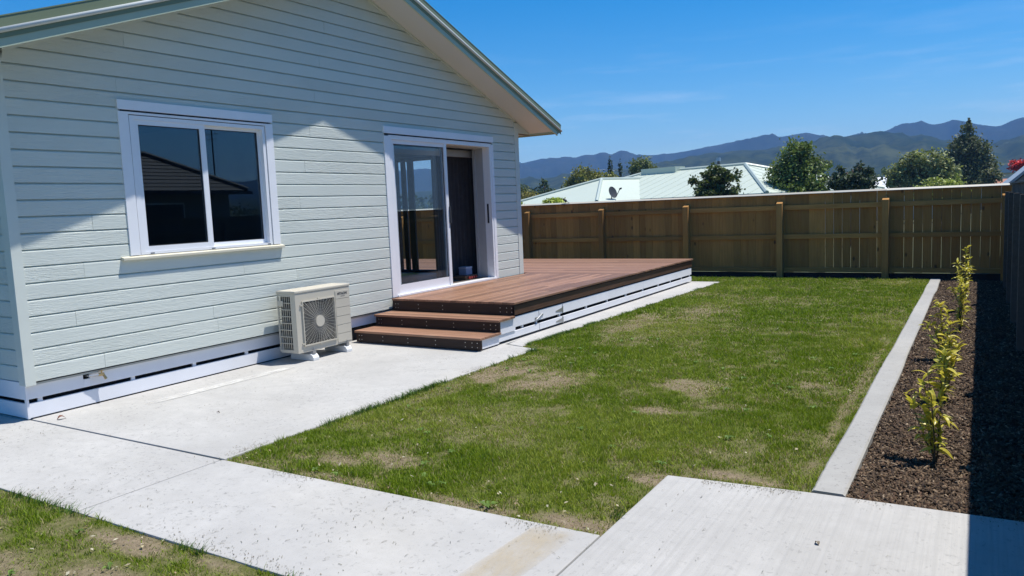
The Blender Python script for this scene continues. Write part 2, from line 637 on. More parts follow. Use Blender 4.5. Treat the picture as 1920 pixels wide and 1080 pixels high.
def hills(name, crest, r0, rc, r1, mat, seed, rough):
    az = np.arange(-120, 150.01, 0.22)
    tt = np.linspace(0, 1, 34)
    A, T = np.meshgrid(az, tt, indexing='ij')
    ca = np.array(crest)
    el = np.interp(az, ca[:, 0], ca[:, 1])
    kk = np.ones(5) / 5
    el = np.convolve(np.pad(el, 2, 'edge'), kk, 'valid')
    el = el + (fbm(az * 1.3 + seed, az * 0 + seed, 4) - 0.5) * 0.13
    rad = np.where(T < 0.75, r0 + (rc - r0) * T / 0.75, rc + (r1 - rc) * (T - 0.75) / 0.25)
    top = np.tan(np.radians(el))[:, None] * rc + 1.55
    prof = np.where(T < 0.75, np.sin(np.clip(T / 0.75, 0, 1) * np.pi / 2) ** 1.25, 1 - ((T - 0.75) / 0.25) ** 2 * 0.8)
    x0 = CAM.x + np.sin(np.radians(A)) * rad
    y0 = CAM.y + np.cos(np.radians(A)) * rad
    sp = fbm(x0 / rough + seed, y0 / rough * 0.8, 5, 0.55) - 0.5
    ridg = np.abs(fbm(A * 0.55 + T * 1.5 + seed * 3, T * 1.4 + seed, 4) - 0.5) * 2
    z = top * prof * (1 + 0.62 * (sp - 0.6 * ridg + 0.12) * np.sin(np.pi * np.clip(T / 0.75, 0, 1)) * (T < 0.75)) - 0.6 * (T == 0)
    n, m = A.shape
    verts = np.stack([x0, y0, z], -1).reshape(-1, 3)
    idx = np.arange(n * m).reshape(n, m)
    q = np.stack([idx[:-1, :-1], idx[1:, :-1], idx[1:, 1:], idx[:-1, 1:]], -1).reshape(-1, 4)
    o = mesh_np(name, verts, q.ravel(), np.full(len(q), 4), mat, smooth=True, kind='structure')
    return o


hills('near_hills', near_crest, 420, 760, 860, m_hill('bush_hillside', (0.018, 0.030, 0.010), (0.062, 0.070, 0.026), (0.010, 0.018, 0.008)), 3.7, 90)
hills('far_hills', far_crest, 900, 1350, 1500, m_hill('far_hillside', (0.018, 0.024, 0.014), (0.034, 0.036, 0.022), (0.013, 0.018, 0.012)), 8.2, 170)

# haze: one closed box of even air round everything
hz = MB().box(-1750, 1750, -1750, 1750, -1.2, 135)
ht = NT('haze_air')
ht.t.nodes.remove(ht.b)
pv = ht.n('ShaderNodeVolumePrincipled')
pv.inputs['Color'].default_value = (0.25, 0.52, 1.0, 1)
pv.inputs['Density'].default_value = 0.0005
pv.inputs['Anisotropy'].default_value = 0.0
ht.l(pv.outputs[0], ht.out.inputs['Volume'])
build('haze', hz, ht.m, kind='stuff')

# ================================================================== CONCRETE
path = thing('path', None, None, (2.0, 3.0, 0), kind='structure')
path['label'] = 'pale concrete path running along the house and deck'
JN = 0.0035


def slab(name, poly, mat, parent):
    """slab with a softly eased top edge"""
    mb = MB().prism(poly, 'z', -0.10, 0.0)
    return build(name, mb, mat, parent, bevel=0.008)


slab('slab', [(-1.6, 2.165), (2.335 - JN, 2.15), (2.335 - JN, 3.092 - JN), (0.0, 3.092 - JN), (-0.25, 3.06), (-1.6, 3.06)], M['concrete'], path)
slab('slab', [(2.335 + JN, 2.15), (5.02 - JN, 2.16), (5.02 - JN, 3.13), (2.335 + JN, 3.10 - JN)], M['concrete'], path)
slab('slab', [(0.0 - 0.05, 3.10 + JN), (2.345, 3.105 + JN), (2.395, 7.13), (1.93, 7.27), (1.90, 7.28), (1.90, 7.6), (-0.05, 7.6)], M['concrete'], path)
slab('concrete_strip', [(1.75, 7.6), (1.90, 7.6), (1.94, 7.29), (2.16, 7.22), (2.165, 8.2), (2.24, 9.4), (2.265, 11.0), (2.33, 12.6), (2.37, 14.15), (1.75, 14.15)], M['concrete'], path)
slab('slab', [(-6, 3.06 + 0.01), (-0.25, 3.06 + 0.01), (-0.06, 3.09), (-0.06, 3.6), (-6, 3.6)], M['concrete'], path)

patio = thing('patio', None, None, (6.0, 2.0, 0), kind='structure')
patio['label'] = 'brushed concrete pad at the near right'
slab('slab', [(5.02 + JN, -3.0), (7.02, -3.0), (7.02, 4.13), (5.8, 4.085), (5.02 + JN, 4.02)], M['broomed'], patio)
# marks on the concrete: reflected sunlight painted as a pale strip, and a rusty tan streak
def m_stain_and_glint(name, col, soft):
    t = NT(name)
    tc = t.n('ShaderNodeTexCoord')
    v = t.coords('Object', (3, 1, 1))
    n = t.noise(v, 5, 5, 0.7)
    sx = t.n('ShaderNodeSeparateXYZ')
    t.l(tc.outputs['Generated'], sx.inputs[0])
    ed = t.math('MULTIPLY', t.rng(t.math('ABSOLUTE', t.math('SUBTRACT', sx.outputs[0], 0.5), 0), 0.5, 0.25), t.rng(t.math('ABSOLUTE', t.math('SUBTRACT', sx.outputs[1], 0.5), 0), 0.5, 0.42))
    t.color(col)
    t.rough(0.85)
    tr = t.n('ShaderNodeBsdfTransparent')
    mx = t.n('ShaderNodeMixShader')
    t.l(t.math('MULTIPLY', ed, t.rng(n, 0.3, 0.65, soft * 0.3, soft)), mx.inputs[0])
    t.l(tr.outputs[0], mx.inputs[1])
    t.l(t.b.outputs[0], mx.inputs[2])
    t.l(mx.outputs[0], t.out.inputs[0])
    return t.m


st = MB().quad((4.62, 2.2, 0.004), (4.86, 2.2, 0.004), (4.93, 3.1, 0.004), (4.69, 3.1, 0.004))
build('tan_stain', st, m_stain_and_glint('tan_stain', (0.50, 0.40, 0.24), 0.42), path, kind='structure')
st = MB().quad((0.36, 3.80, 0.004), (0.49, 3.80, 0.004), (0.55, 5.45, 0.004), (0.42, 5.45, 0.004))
build('sun_reflection_strip', st, m_stain_and_glint('painted_sun_reflection', (0.60, 0.59, 0.555), 1.0), path, kind='structure')  # pale colour stands in for sunlight reflected onto the slab

edg = MB()
ys = np.linspace(4.115, 15.16, 40)
prev = None
for k, y in enumerate(ys):
    t = (y - ys[0]) / (ys[-1] - ys[0])
    a = 5.785 + (vnoise(np.array([y * 1.3]), np.array([3.0]))[0] - .5) * 0.014
    b = 5.951 + (vnoise(np.array([y * 1.1]), np.array([9.0]))[0] - .5) * 0.018
    ring = [(a, y, -0.1), (b, y, -0.1), (b, y, -0.008), (b - 0.012, y, 0.002), (a + 0.012, y, 0.002), (a, y, -0.008)]
    if prev:
        edg.loft(prev, ring, cap=(k in (1, len(ys) - 1)))
    prev = ring
edging = build('garden_edging', edg, M['edging'])
tag(edging, 'long pale concrete edging between the lawn and the bark bed', 'edging')

# ================================================================== LAWN
DRY = [(3.15, 5.75, .42, .5, 1), (2.65, 5.95, .28, .55, 1), (3.38, 3.58, .36, .13, .9), (3.0, 3.45, .3, .1, .8), (4.43, 6.16, .26, .3, .85), (4.47, 5.3, .24, .17, 1),
       (4.85, 5.6, .28, .12, .5), (5.39, 6.5, .2, .12, .8), (3.2, 10.0, .55, 1.0, .7), (2.75, 9.3, .35, .9, .8), (3.7, 11.8, .5, .6, .45), (5.05, 3.97, .3, .10, 1), (5.4, 4.16, .33, .08, 1),
       (4.85, 3.22, .25, .10, 1), (2.75, 3.38, .16, .1, .9), (3.1, 8.0, .5, .6, .5), (2.6, 7.3, .2, .3, .6), (2.55, 3.16, .4, .05, 1), (3.3, 3.17, .6, .05, .9), (4.2, 3.18, .6, .06, .9),
       (5.71, 6.0, .05, 3.0, .75), (2.5, 12.3, .4, .5, .6), (3.7, 4.3, .3, .2, .35), (4.0, 9.0, .4, .3, .4), (2.55, 5.0, .12, .6, .5),
       # near lawn
       (1.75, 1.75, .5, .16, 1), (2.9, 2.05, .45, .08, 1), (2.6, 1.6, .4, .16, .8), (3.3, 1.75, .4, .12, .85), (3.55, 2.1, .15, .05, .9), (2.2, 1.4, .5, .15, .7), (3.0, 1.45, .4, .2, .6)]


def dryness(x, y):
    d = np.zeros_like(x)
    w = fbm(x * 2.3 + 5, y * 2.3, 4) - 0.5
    w2 = fbm(x * 7 + 1, y * 7 + 3, 3) - 0.5
    for cx, cy, rx, ry, s in DRY:
        q = np.sqrt(((x - cx) / rx) ** 2 + ((y - cy) / ry) ** 2) + w * 1.5 + w2 * 0.9
        d = np.maximum(d, s * np.clip(1.25 - q, 0, 0.75) / 0.75)
    base = np.clip((fbm(x * 1.1 + 40, y * 1.1 + 11, 4) + w2 * 0.55 - 0.54) / 0.16, 0, 1) * 0.36
    mot = np.clip((fbm(x * 3.7 + 12, y * 3.7 + 71, 4, 0.65) - 0.57) / 0.10, 0, 1) * 0.40
    base = np.maximum(base, mot)
    return np.clip(np.maximum(d, base), 0, 1)


def in_lawn(x, y):
    main = (x > np.where(y < 7.22, 2.35 + (y - 3.1) * 0.012, 2.17 + np.clip(y - 8.0, 0, 9) * 0.034)) & (x < 5.783) & (y > 3.115) & (y < 15.12)
    main &= ~((x > 5.015) & (y < 4.02 + (x - 5.02) * 0.085))
    main &= ~((x < 2.37) & (y > 13.4) & (y < 14.16))
    back = (x > -4.5) & (x <= 2.6) & (y > 14.2) & (y < 15.12)
    near = (x > -1.5) & (x < 5.015) & (y < 2.158) & (y > 0.2)
    return main | back | near


def m_soil():
    t = NT('lawn_soil')
    at = t.n('ShaderNodeAttribute', attribute_name='dry')
    v = t.coords('Object')
    n = t.noise(v, 30, 6, 0.7)
    n2 = t.noise(v, 140, 3, 0.7)
    soil = t.mix(t.rng(n, 0.35, 0.65), (0.17, 0.13, 0.085), (0.30, 0.24, 0.16))
    soil = t.mix(t.rng(n2, 0.55, 0.7, 0, 0.5), soil, (0.33, 0.27, 0.17))
    thatch = t.mix(t.rng(n, 0.35, 0.65), (0.075, 0.098, 0.014), (0.13, 0.145, 0.034))
    t.color(t.mix(at.outputs['Fac'], thatch, soil))
    t.rough(0.95)
    t.b.inputs['Specular IOR Level'].default_value = 0.1
    t.bump(t.math('ADD', n, n2), 0.7, 0.015)
    return t.m


def lawn_sheet(x0, x1, y0, y1, step, z):
    nx, ny = int((x1 - x0) / step) + 1, int((y1 - y0) / step) + 1
    X, Y = np.meshgrid(np.linspace(x0, x1, nx), np.linspace(y0, y1, ny), indexing='ij')
    Z = z + (fbm(X * 5, Y * 5, 3) - 0.5) * 0.016
    idx = np.arange(nx * ny).reshape(nx, ny)
    q = np.stack([idx[:-1, :-1], idx[1:, :-1], idx[1:, 1:], idx[:-1, 1:]], -1).reshape(-1, 4)
    o = mesh_np('lawn', np.stack([X, Y, Z], -1).reshape(-1, 3), q.ravel(), np.full(len(q), 4), SOIL, smooth=True, kind='structure')
    a = o.data.attributes.new('dry', 'FLOAT', 'POINT')
    a.data.foreach_set('value', dryness(X, Y).ravel().astype(np.float32))
    return o


SOIL = m_soil()
lawn_sheet(1.9, 5.9, 2.9, 15.2, 0.05, -0.014)
lawn_sheet(-1.6, 5.1, 0.0, 2.3, 0.05, -0.009)
lawn_sheet(-9.0, 1.9, 14.0, 15.2, 0.1, -0.018)


def grass(n, xr, yr, wmul, hmul, name='grass'):
    x = rng.uniform(*xr, n)
    y = rng.uniform(*yr, n)
    ok = in_lawn(x, y)
    x, y = x[ok], y[ok]
    d = dryness(x, y)
    clump = fbm(x * 9 + 2, y * 9 + 7, 3)
    keep = rng.random(len(x)) < (1 - 0.68 * d) * np.clip(0.35 + (clump - 0.3) * 1.9, 0.25, 1)
    x, y, d, clump = x[keep], y[keep], d[keep], clump[keep]
    n = len(x)
    lush = fbm(x * 0.9 + 31, y * 0.9 + 5, 3)
    h = rng.uniform(0.013, 0.033, n) * (1 - 0.45 * d) * (0.75 + 0.6 * clump) * hmul
    tuft = np.clip((vnoise(x * 3.1 + 60, y * 3.1 + 20) - 0.62) * 4, 0, 1)
    h *= 1 + 0.55 * tuft
    long_ = rng.random(n) < 0.02
    h[long_] *= 1.8
    w = rng.uniform(0.0012, 0.0027, n) * wmul
    th = rng.uniform(0, 2 * np.pi, n)
    ln = rng.uniform(0.1, 1.0, n) * h * (0.9 + 0.9 * d)
    la = rng.uniform(0, 2 * np.pi, n)
    z0 = np.full(n, -0.018)
    base = np.stack([x, y, z0], -1)
    sx = np.stack([np.cos(th), np.sin(th), np.zeros(n)], -1) * w[:, None]
    lean = np.stack([np.cos(la), np.sin(la), np.zeros(n)], -1) * ln[:, None]
    up = np.stack([np.zeros(n), np.zeros(n), h], -1)
    p0, p1 = base - sx, base + sx
    mid = base + lean * 0.35 + up * 0.62
    p2, p3 = mid + sx * 0.75, mid - sx * 0.75
    p4 = base + lean + up
    verts = np.stack([p0, p1, p2, p3, p4], 1).reshape(-1, 3)
    b = (np.arange(n) * 5)[:, None]
    fl = np.concatenate([b + 0, b + 1, b + 2, b + 3, b + 3, b + 2, b + 4], 1).ravel()
    sizes = np.tile([4, 3], n)
    r = rng.random(n)[:, None]
    g1, g2, g3 = np.array([0.105, 0.165, 0.007]), np.array([0.26, 0.345, 0.022]), np.array([0.40, 0.42, 0.08])
    col = g1 + (g2 - g1) * r
    col = col + (g3 - col) * (np.clip((lush - 0.44) * 3.2, 0, 1) * 0.45)[:, None]
    straw = rng.random(n) < 0.045 + 0.55 * d
    sc = np.array([0.38, 0.31, 0.17]) * rng.uniform(0.6, 1.25, (n, 1))
    col = np.where(straw[:, None], sc, col)
    tone = np.repeat(col, 2, 0)
    return mesh_np(name, verts, fl, sizes, M['blade'], tone, kind='stuff')


grass(150000, (0.2, 5.02), (0.55, 2.16), 1.0, 1.0)
grass(230000, (2.3, 5.8), (3.1, 6.0), 1.1, 1.0)
grass(180000, (2.1, 5.8), (6.0, 9.5), 1.6, 1.0)
grass(140000, (1.5, 5.8), (9.5, 15.12), 2.5, 1.05)
grass(12000, (-4.5, 1.6), (14.2, 15.12), 3.2, 1.1)


def edge_grass(n, a, b, nx, ny, hgt):
    """taller tufts that lean over the concrete edges"""
    t = rng.random(n)
    x = a[0] + (b[0] - a[0]) * t
    y = a[1] + (b[1] - a[1]) * t
    keep = vnoise(x * 5 + 3, y * 5 + 8) + (rng.random(n) - .5) * .3 > 0.55
    keep &= dryness(x + nx * 0.05, y + ny * 0.05) < 0.6
    x, y = x[keep], y[keep]
    n = len(x)
    off = rng.uniform(0.0, 0.05, n)
    x = x + nx * off
    y = y + ny * off
    h = rng.uniform(0.025, hgt, n)
    w = rng.uniform(0.0018, 0.0034, n)
    th = rng.uniform(0, 2 * np.pi, n)
    ln = h * rng.uniform(0.2, 1.1, n)
    base = np.stack([x, y, np.full(n, -0.03)], -1)
    sx = np.stack([np.cos(th), np.sin(th), np.zeros(n)], -1) * w[:, None]
    jx, jy = -nx + rng.normal(0, .7, n), -ny + rng.normal(0, .7, n)
    lean = np.stack([jx, jy, np.zeros(n)], -1) * ln[:, None] * 0.7
    up = np.stack([np.zeros(n), np.zeros(n), h], -1)
    mid = base + lean * 0.3 + up * 0.7
    verts = np.stack([base - sx, base + sx, mid + sx * .8, mid - sx * .8, base + lean + up], 1).reshape(-1, 3)
    bq = (np.arange(n) * 5)[:, None]
    fl = np.concatenate([bq, bq + 1, bq + 2, bq + 3, bq + 3, bq + 2, bq + 4], 1).ravel()
    col = np.array([0.06, 0.115, 0.018]) * rng.uniform(0.7, 1.7, (n, 1))
    return mesh_np('edge_grass', verts, fl, np.tile([4, 3], n), M['blade'], np.repeat(col, 2, 0), kind='stuff')


edge_grass(5000, (2.36, 3.12), (2.40, 7.1), 1, 0, 0.075)
edge_grass(2600, (-0.5, 2.15), (4.9, 2.15), 0, -1, 0.07)
edge_grass(900, (2.4, 3.115), (5.0, 3.125), 0, 1, 0.05)
edge_grass(800, (5.01, 3.15), (5.01, 4.0), -1, 0, 0.06)
edge_grass(3500, (2.165, 7.3), (2.36, 14.1), 1, 0, 0.06)
edge_grass(2500, (2.16, 7.3), (2.20, 9.0), 1, 0, 0.06)

# loose clippings and crumbs lying on the concrete
def clippings(n):
    x = rng.uniform(0.0, 6.4, n)
    y = rng.uniform(2.17, 7.0, n)
    on = (~in_lawn(x, y)) & ~((x > 2.3) & (y > 4.0)) & ~((x < 0.45) & (y > 5.2)) & ~((y > 6.7) & (x < 1.95)) & ~((x > 2.3) & (y > 3.1) & (x < 5.03))
    on &= ~((y > 3.05) & (x < 0.05))
    k = fbm(x * 2.1 + 7, y * 2.1 + 3, 4)
    on &= rng.random(n) < np.clip((k - 0.46) * 5, 0.04, 1) * np.where(x > 5.0, 0.3, 1) * np.where((y > 3.1) & (x < 2.4), 0.3, 1)
    x, y = x[on], y[on]
    n = len(x)
    L = rng.uniform(0.003, 0.015, n)
    W = rng.uniform(0.0006, 0.0014, n)
    th = rng.uniform(0, np.pi, n)
    bend = rng.uniform(-.5, .5, n)
    a = np.stack([np.cos(th), np.sin(th)], -1)
    b = np.stack([-a[:, 1], a[:, 0]], -1)
    z = np.stack([rng.uniform(.002, .004, n), rng.uniform(.003, .010, n), rng.uniform(.002, .005, n)], -1)
    c = np.stack([x, y], -1)
    pts = []
    for s, zz, o in ((-1, 0, 0), (0, 1, 1), (1, 2, 0)):
        p = c + a * (L * s)[:, None] + b * (bend * L * o * .5)[:, None]
        for sd in (-1, 1):
            q = p + b * (W * sd)[:, None]
            pts.append(np.concatenate([q, z[:, zz:zz + 1]], 1))
    verts = np.stack(pts, 1).reshape(-1, 3)
    bq = (np.arange(n) * 6)[:, None]
    fl = np.concatenate([bq, bq + 1, bq + 3, bq + 2, bq + 2, bq + 3, bq + 5, bq + 4], 1).ravel()
    pal = np.array([[0.10, 0.10, 0.06], [0.15, 0.12, 0.08], [0.08, 0.075, 0.06], [0.20, 0.18, 0.13]])
    col = pal[rng.integers(0, 4, n)]
    return mesh_np('grass_clippings', verts, fl, np.tile([4, 4], n), M['blade'], np.repeat(col, 2, 0), kind='stuff')


clippings(8000)


def scatter(name, x, y, z, L, W, pal, kind_mat='blade'):
    """small curled flakes lying about"""
    n = len(x)
    th = rng.uniform(0, np.pi, n)
    a = np.stack([np.cos(th), np.sin(th), rng.normal(0, .25, n)], -1)
    b = np.stack([-np.sin(th), np.cos(th), rng.normal(0, .25, n)], -1)
    c = np.stack([x, y, z], -1)
    up = np.stack([0 * x, 0 * x, 0 * x + 1], -1)
    v = np.stack([c - a * L[:, None], c + b * W[:, None] + up * (W * .5)[:, None], c + a * L[:, None] + up * (L * .3)[:, None], c - b * W[:, None] + up * (W * .5)[:, None]], 1).reshape(-1, 3)
    col = np.array(pal)[rng.integers(0, len(pal), n)] * rng.uniform(.7, 1.3, (n, 1))
    return mesh_np(name, v, np.arange(n * 4), np.full(n, 4), M[kind_mat], col, kind='stuff')


# soil crumbs and clippings that have spilled over the slab edges
ex, ey = [], []
for (ax, ay), (bx_, by_), nx_, ny_, m_ in (((2.33, 3.12), (2.385, 7.1), -1, 0, 1500), ((-.5, 2.17), (4.9, 2.17), 0, 1, 1300), ((2.45, 3.09), (4.95, 3.11), 0, -1, 1100), ((5.04, 3.15), (5.04, 4.0), 1, 0, 500), ((5.1, 4.0), (5.75, 4.06), 0, -1, 300), ((5.98, 4.08), (6.9, 4.11), 0, -1, 260)):
    t = rng.random(m_)
    d_ = rng.exponential(.035, m_)
    ex.append(ax + (bx_ - ax) * t + nx_ * d_)
    ey.append(ay + (by_ - ay) * t + ny_ * d_)
ex, ey = np.concatenate(ex), np.concatenate(ey)
k_ = vnoise(ex * 3 + 9, ey * 3 + 2) > 0.45
ex, ey = ex[k_], ey[k_]
scatter('soil_crumbs', ex, ey, np.full(len(ex), .003), rng.uniform(.0015, .006, len(ex)), rng.uniform(.001, .003, len(ex)), [[.10, .075, .05], [.17, .13, .08], [.07, .08, .03], [.22, .18, .12]])
# pale dry bits caught in the grass
lx, ly = rng.uniform(-.5, 5.8, 5200), np.where(rng.random(5200) < .4, rng.uniform(.5, 2.15, 5200), 3.1 + 8 * rng.random(5200) ** 1.6)
k_ = in_lawn(lx, ly) & (rng.random(5200) < .12 + .5 * dryness(lx, ly))
lx, ly = lx[k_], ly[k_]
scatter('lawn_litter', lx, ly, rng.uniform(-.004, .012, len(lx)), rng.uniform(.005, .016, len(lx)), rng.uniform(.003, .008, len(lx)), [[.42, .36, .24], [.30, .22, .13], [.50, .46, .34], [.16, .11, .07]])
# flat broad-leaved weeds
wv, wf, wc = [], [], []
for q_ in range(70):
    wx, wy = (rng.uniform(.6, 4.6), rng.uniform(.8, 2.12)) if q_ % 3 == 0 else (rng.uniform(2.5, 5.6), 3.2 + 5 * rng.random() ** 1.5)
    if q_ == 1:
        wx, wy = 4.33, 3.20
    if not in_lawn(np.array([wx]), np.array([wy]))[0]:
        continue
    for l_ in range(rng.integers(6, 11)):
        a_ = rng.uniform(0, 6.28)
        ln_ = rng.uniform(.02, .05) * (1.6 if q_ == 1 else 1)
        w_ = ln_ * rng.uniform(.14, .24)
        ca_, sa_ = math.cos(a_), math.sin(a_)
        i0 = len(wv)
        for (u_, v_, h_) in ((0, 0, -.012), (.45, -1, .016), (1, 0, .010), (.45, 1, .016)):
            wv.append((wx + ca_ * u_ * ln_ - sa_ * v_ * w_, wy + sa_ * u_ * ln_ + ca_ * v_ * w_, h_))
        wf += [i0, i0 + 1, i0 + 2, i0 + 3]
        wc.append(np.array([.13, .21, .04]) * rng.uniform(.7, 1.4))
mesh_np('lawn_weeds', np.array(wv), wf, np.full(len(wc), 4), M['blade'], np.array(wc), kind='stuff')

# ================================================================== BARK BED
def m_mulch():
    t = NT('mulch_soil')
    v = t.coords('Object')
    n = t.noise(v, 26, 6, 0.7)
    t.color(t.mix(t.rng(n, 0.35, 0.7), (0.022, 0.014, 0.010), (0.075, 0.046, 0.032)))
    t.rough(0.95)
    t.bump(n, 0.8, 0.03)
    return t.m


nx, ny = 30, 240
X, Y = np.meshgrid(np.linspace(5.93, 7.05, nx), np.linspace(4.07, 15.3, ny), indexing='ij')
Zm = -0.045 + (fbm(X * 4, Y * 4, 4) - .5) * 0.05
idx = np.arange(nx * ny).reshape(nx, ny)
q = np.stack([idx[:-1, :-1], idx[1:, :-1], idx[1:, 1:], idx[:-1, 1:]], -1).reshape(-1, 4)
mesh_np('garden_bed', np.stack([X, Y, Zm], -1).reshape(-1, 3), q.ravel(), np.full(len(q), 4), m_mulch(), smooth=True, kind='structure')


def chips(n):
    y = 4.1 + (15.2 - 4.1) * rng.random(n) ** 1.5
    x = rng.uniform(5.955, 6.98, n)
    z = -0.045 + (fbm(x * 4, y * 4, 4) - .5) * 0.05 + rng.uniform(0.002, 0.020, n)
    L = 0.004 + 0.022 * rng.random(n) ** 1.8
    W = rng.uniform(0.002, 0.0065, n)
    T = rng.uniform(0.002, 0.005, n)
    q = rng.normal(0, 1, (n, 3))
    yaw = rng.uniform(0, 2 * np.pi, n)
    pit = rng.normal(0, 0.42, n)
    rol = rng.normal(0, 0.45, n)
    cy, sy, cp, sp, cr, sr = np.cos(yaw), np.sin(yaw), np.cos(pit), np.sin(pit), np.cos(rol), np.sin(rol)
    ax = np.stack([cy * cp, sy * cp, -sp], -1)
    ay = np.stack([cy * sp * sr - sy * cr, sy * sp * sr + cy * cr, cp * sr], -1)
    az = np.stack([cy * sp * cr + sy * sr, sy * sp * cr - cy * sr, cp * cr], -1)
    c = np.stack([x, y, z], -1)
    V = []
    for k in ((-1, -1, -1), (1, -.6, -1), (1, .6, -1), (-1, 1, -1), (-1, -1, 1), (1, -.6, 1), (1, .6, 1), (-1, 1, 1)):
        V.append(c + ax * (L * k[0])[:, None] + ay * (W * k[1])[:, None] + az * (T * k[2])[:, None])
    verts = np.stack(V, 1).reshape(-1, 3)
    b = (np.arange(n) * 8)[:, None]
    f = np.concatenate([b + np.array(k) for k in ((4, 5, 6, 7), (0, 1, 5, 4), (1, 2, 6, 5), (2, 3, 7, 6), (3, 0, 4, 7))], 1).ravel()
    pal = np.array([[0.075, 0.050, 0.031], [0.115, 0.076, 0.047], [0.042, 0.028, 0.019], [0.18, 0.128, 0.080], [0.29, 0.22, 0.15], [0.09, 0.052, 0.033]])
    col = pal[rng.choice(6, n, p=[.28, .24, .26, .12, .03, .07])] * rng.uniform(0.75, 1.2, (n, 1))
    return mesh_np('bark_chips', verts, f, np.full(n * 5, 4), M['bark_chip'], np.repeat(col, 5, 0), kind='stuff')


chips(62000)

# ================================================================== HOUSE
Y0, Y1, YM = 3.10, 10.90, 7.0
ZS, PITCH = 4.35, 0.363
soff = lambda y: ZS - PITCH * abs(y - YM)
house = thing('house', 'sage weatherboard house with white windows and a green metal roof beside the deck', 'house', (0, 7.0, 0))

# wall core with the two openings
WIN = (4.14, 5.68, 1.27, 2.53)
DOR = (7.70, 10.07, 0.45, 2.52)
core = MB()
for y0, y1, z0, z1 in ((3.115, 4.13, .28, 2.9), (4.13, 5.69, .28, 1.26), (4.13, 5.69, 2.54, 2.9), (5.69, 7.69, .28, 2.9), (7.69, 10.08, .28, .43), (7.69, 10.08, 2.53, 2.9), (10.08, 10.885, .28, 2.9)):
    core.box(-0.11, -0.004, y0, y1, z0, z1)
core.prism([(3.12, 2.9), (10.88, 2.9), (7.0, soff(7.0) - 0.02)], 'x', -0.11, -0.004)
core.box(-9.0, -0.11, 3.115, 3.22, 0.28, 2.93)                       # left wall
core.box(-9.0, -8.9, 3.22, 10.78, 0.28, 2.93)                        # rear wall
for x0, x1, z0, z1 in ((-9.0, -2.62, .28, 2.93), (-1.64, -0.11, .28, 2.93), (-2.62, -1.64, .28, .45), (-2.62, -1.64, 2.50, 2.93)):
    core.box(x0, x1, 10.78, 10.885, z0, z1)
build('wall', core, M['wall_core'], house)
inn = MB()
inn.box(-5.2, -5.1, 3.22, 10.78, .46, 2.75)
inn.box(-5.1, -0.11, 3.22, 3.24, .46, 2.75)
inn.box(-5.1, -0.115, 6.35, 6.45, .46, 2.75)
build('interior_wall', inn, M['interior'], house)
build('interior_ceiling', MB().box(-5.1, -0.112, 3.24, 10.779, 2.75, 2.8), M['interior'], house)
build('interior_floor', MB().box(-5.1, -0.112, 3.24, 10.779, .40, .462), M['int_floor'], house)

# weatherboards
BH, Z0B = 0.1332, 0.311
PROF = [(-0.003, 0.0), (0.019, 0.0), (0.019, 0.112), (0.0162, 0.120), (0.001, 0.1205), (0.001, 0.1325), (-0.003, 0.1325)]


def board_front(y0, y1, k, cut_l=False, cut_r=False):
    z = Z0B + k * BH
    dx = random.uniform(-0.0008, 0.0008)

    def lim(y, pz, side):
        zz = z + pz
        if side < 0:
            return max(y, YM - (ZS - 0.004 - zz) / PITCH)
        return min(y, YM + (ZS - 0.004 - zz) / PITCH)
    a = [(px + dx + 0.0, lim(y0, pz, -1), z + pz) for px, pz in PROF]
    b = [(px + dx + 0.0, lim(y1, pz, 1), z + pz) for px, pz in PROF]
    if b[0][1] - a[0][1] < 0.03 or b[2][1] <= a[2][1]:
        return
    build('weatherboard', MB().loft(a, b), M['board'], house)


FIXED_JOINT = {0: [3.72, 6.0], 1: [4.9], 2: [4.86, 6.75], 4: [5.98], 5: [5.27]}
for k in range(31):
    z0, z1 = Z0B + k * BH, Z0B + (k + 1) * BH
    spans = [(3.137, 10.80)]
    for (a, b, lo, hi, ta, tb) in ((*WIN, 4.06, 5.76), (*DOR, 7.59, 10.12)):
        if z1 > lo + 0.02 and z0 < hi - 0.02:
            ns = []
            for s in spans:
                if s[0] < ta and s[1] > tb:
                    ns += [(s[0], ta), (tb, s[1])]
                else:
                    ns.append(s)
            spans = ns
    if z1 < 0.45:
        spans = [(s[0], min(s[1], 10.8)) for s in spans]
    js = FIXED_JOINT.get(k, [3.4 + ((k * 2.37) % 7.0)])
    for s in spans:
        cuts = [s[0]] + sorted(j for j in js if s[0] + 0.25 < j < s[1] - 0.25) + [s[1]]
        for a, b in zip(cuts[:-1], cuts[1:]):
            board_front(a + (0.0012 if a != s[0] else 0), b - (0.0012 if b != s[1] else 0), k)
# boards of the side wall that faces the near lawn
for k in range(20):
    z = Z0B + k * BH
    a = [(-0.10, Y0 - px + 0.0, z + pz) for px, pz in PROF]
    b = [(-5.0, Y0 - px + 0.0, z + pz) for px, pz in PROF]
    build('weatherboard', MB().loft(a, b), M['board'], house)
# corner boards
cbd = MB()
cbd.prism([(0.026, 3.055), (0.026, 3.137), (-0.0, 3.137), (-0.0, 3.10), (-0.095, 3.10), (-0.095, 3.066), (0.0, 3.066), (0.0, 3.055)], 'z', 0.285, 2.955)
build('corner_board', cbd, M['trim_sage'], house)
cbd = MB().box(0.0, 0.026, 10.80, 10.925, 0.445, 2.915)
build('corner_board', cbd, M['trim_sage'], house)
cbd = MB().box(-0.08, -0.001, 10.886, 10.925, 0.445, 2.915)
build('corner_board', cbd, M['trim_sage'], house)
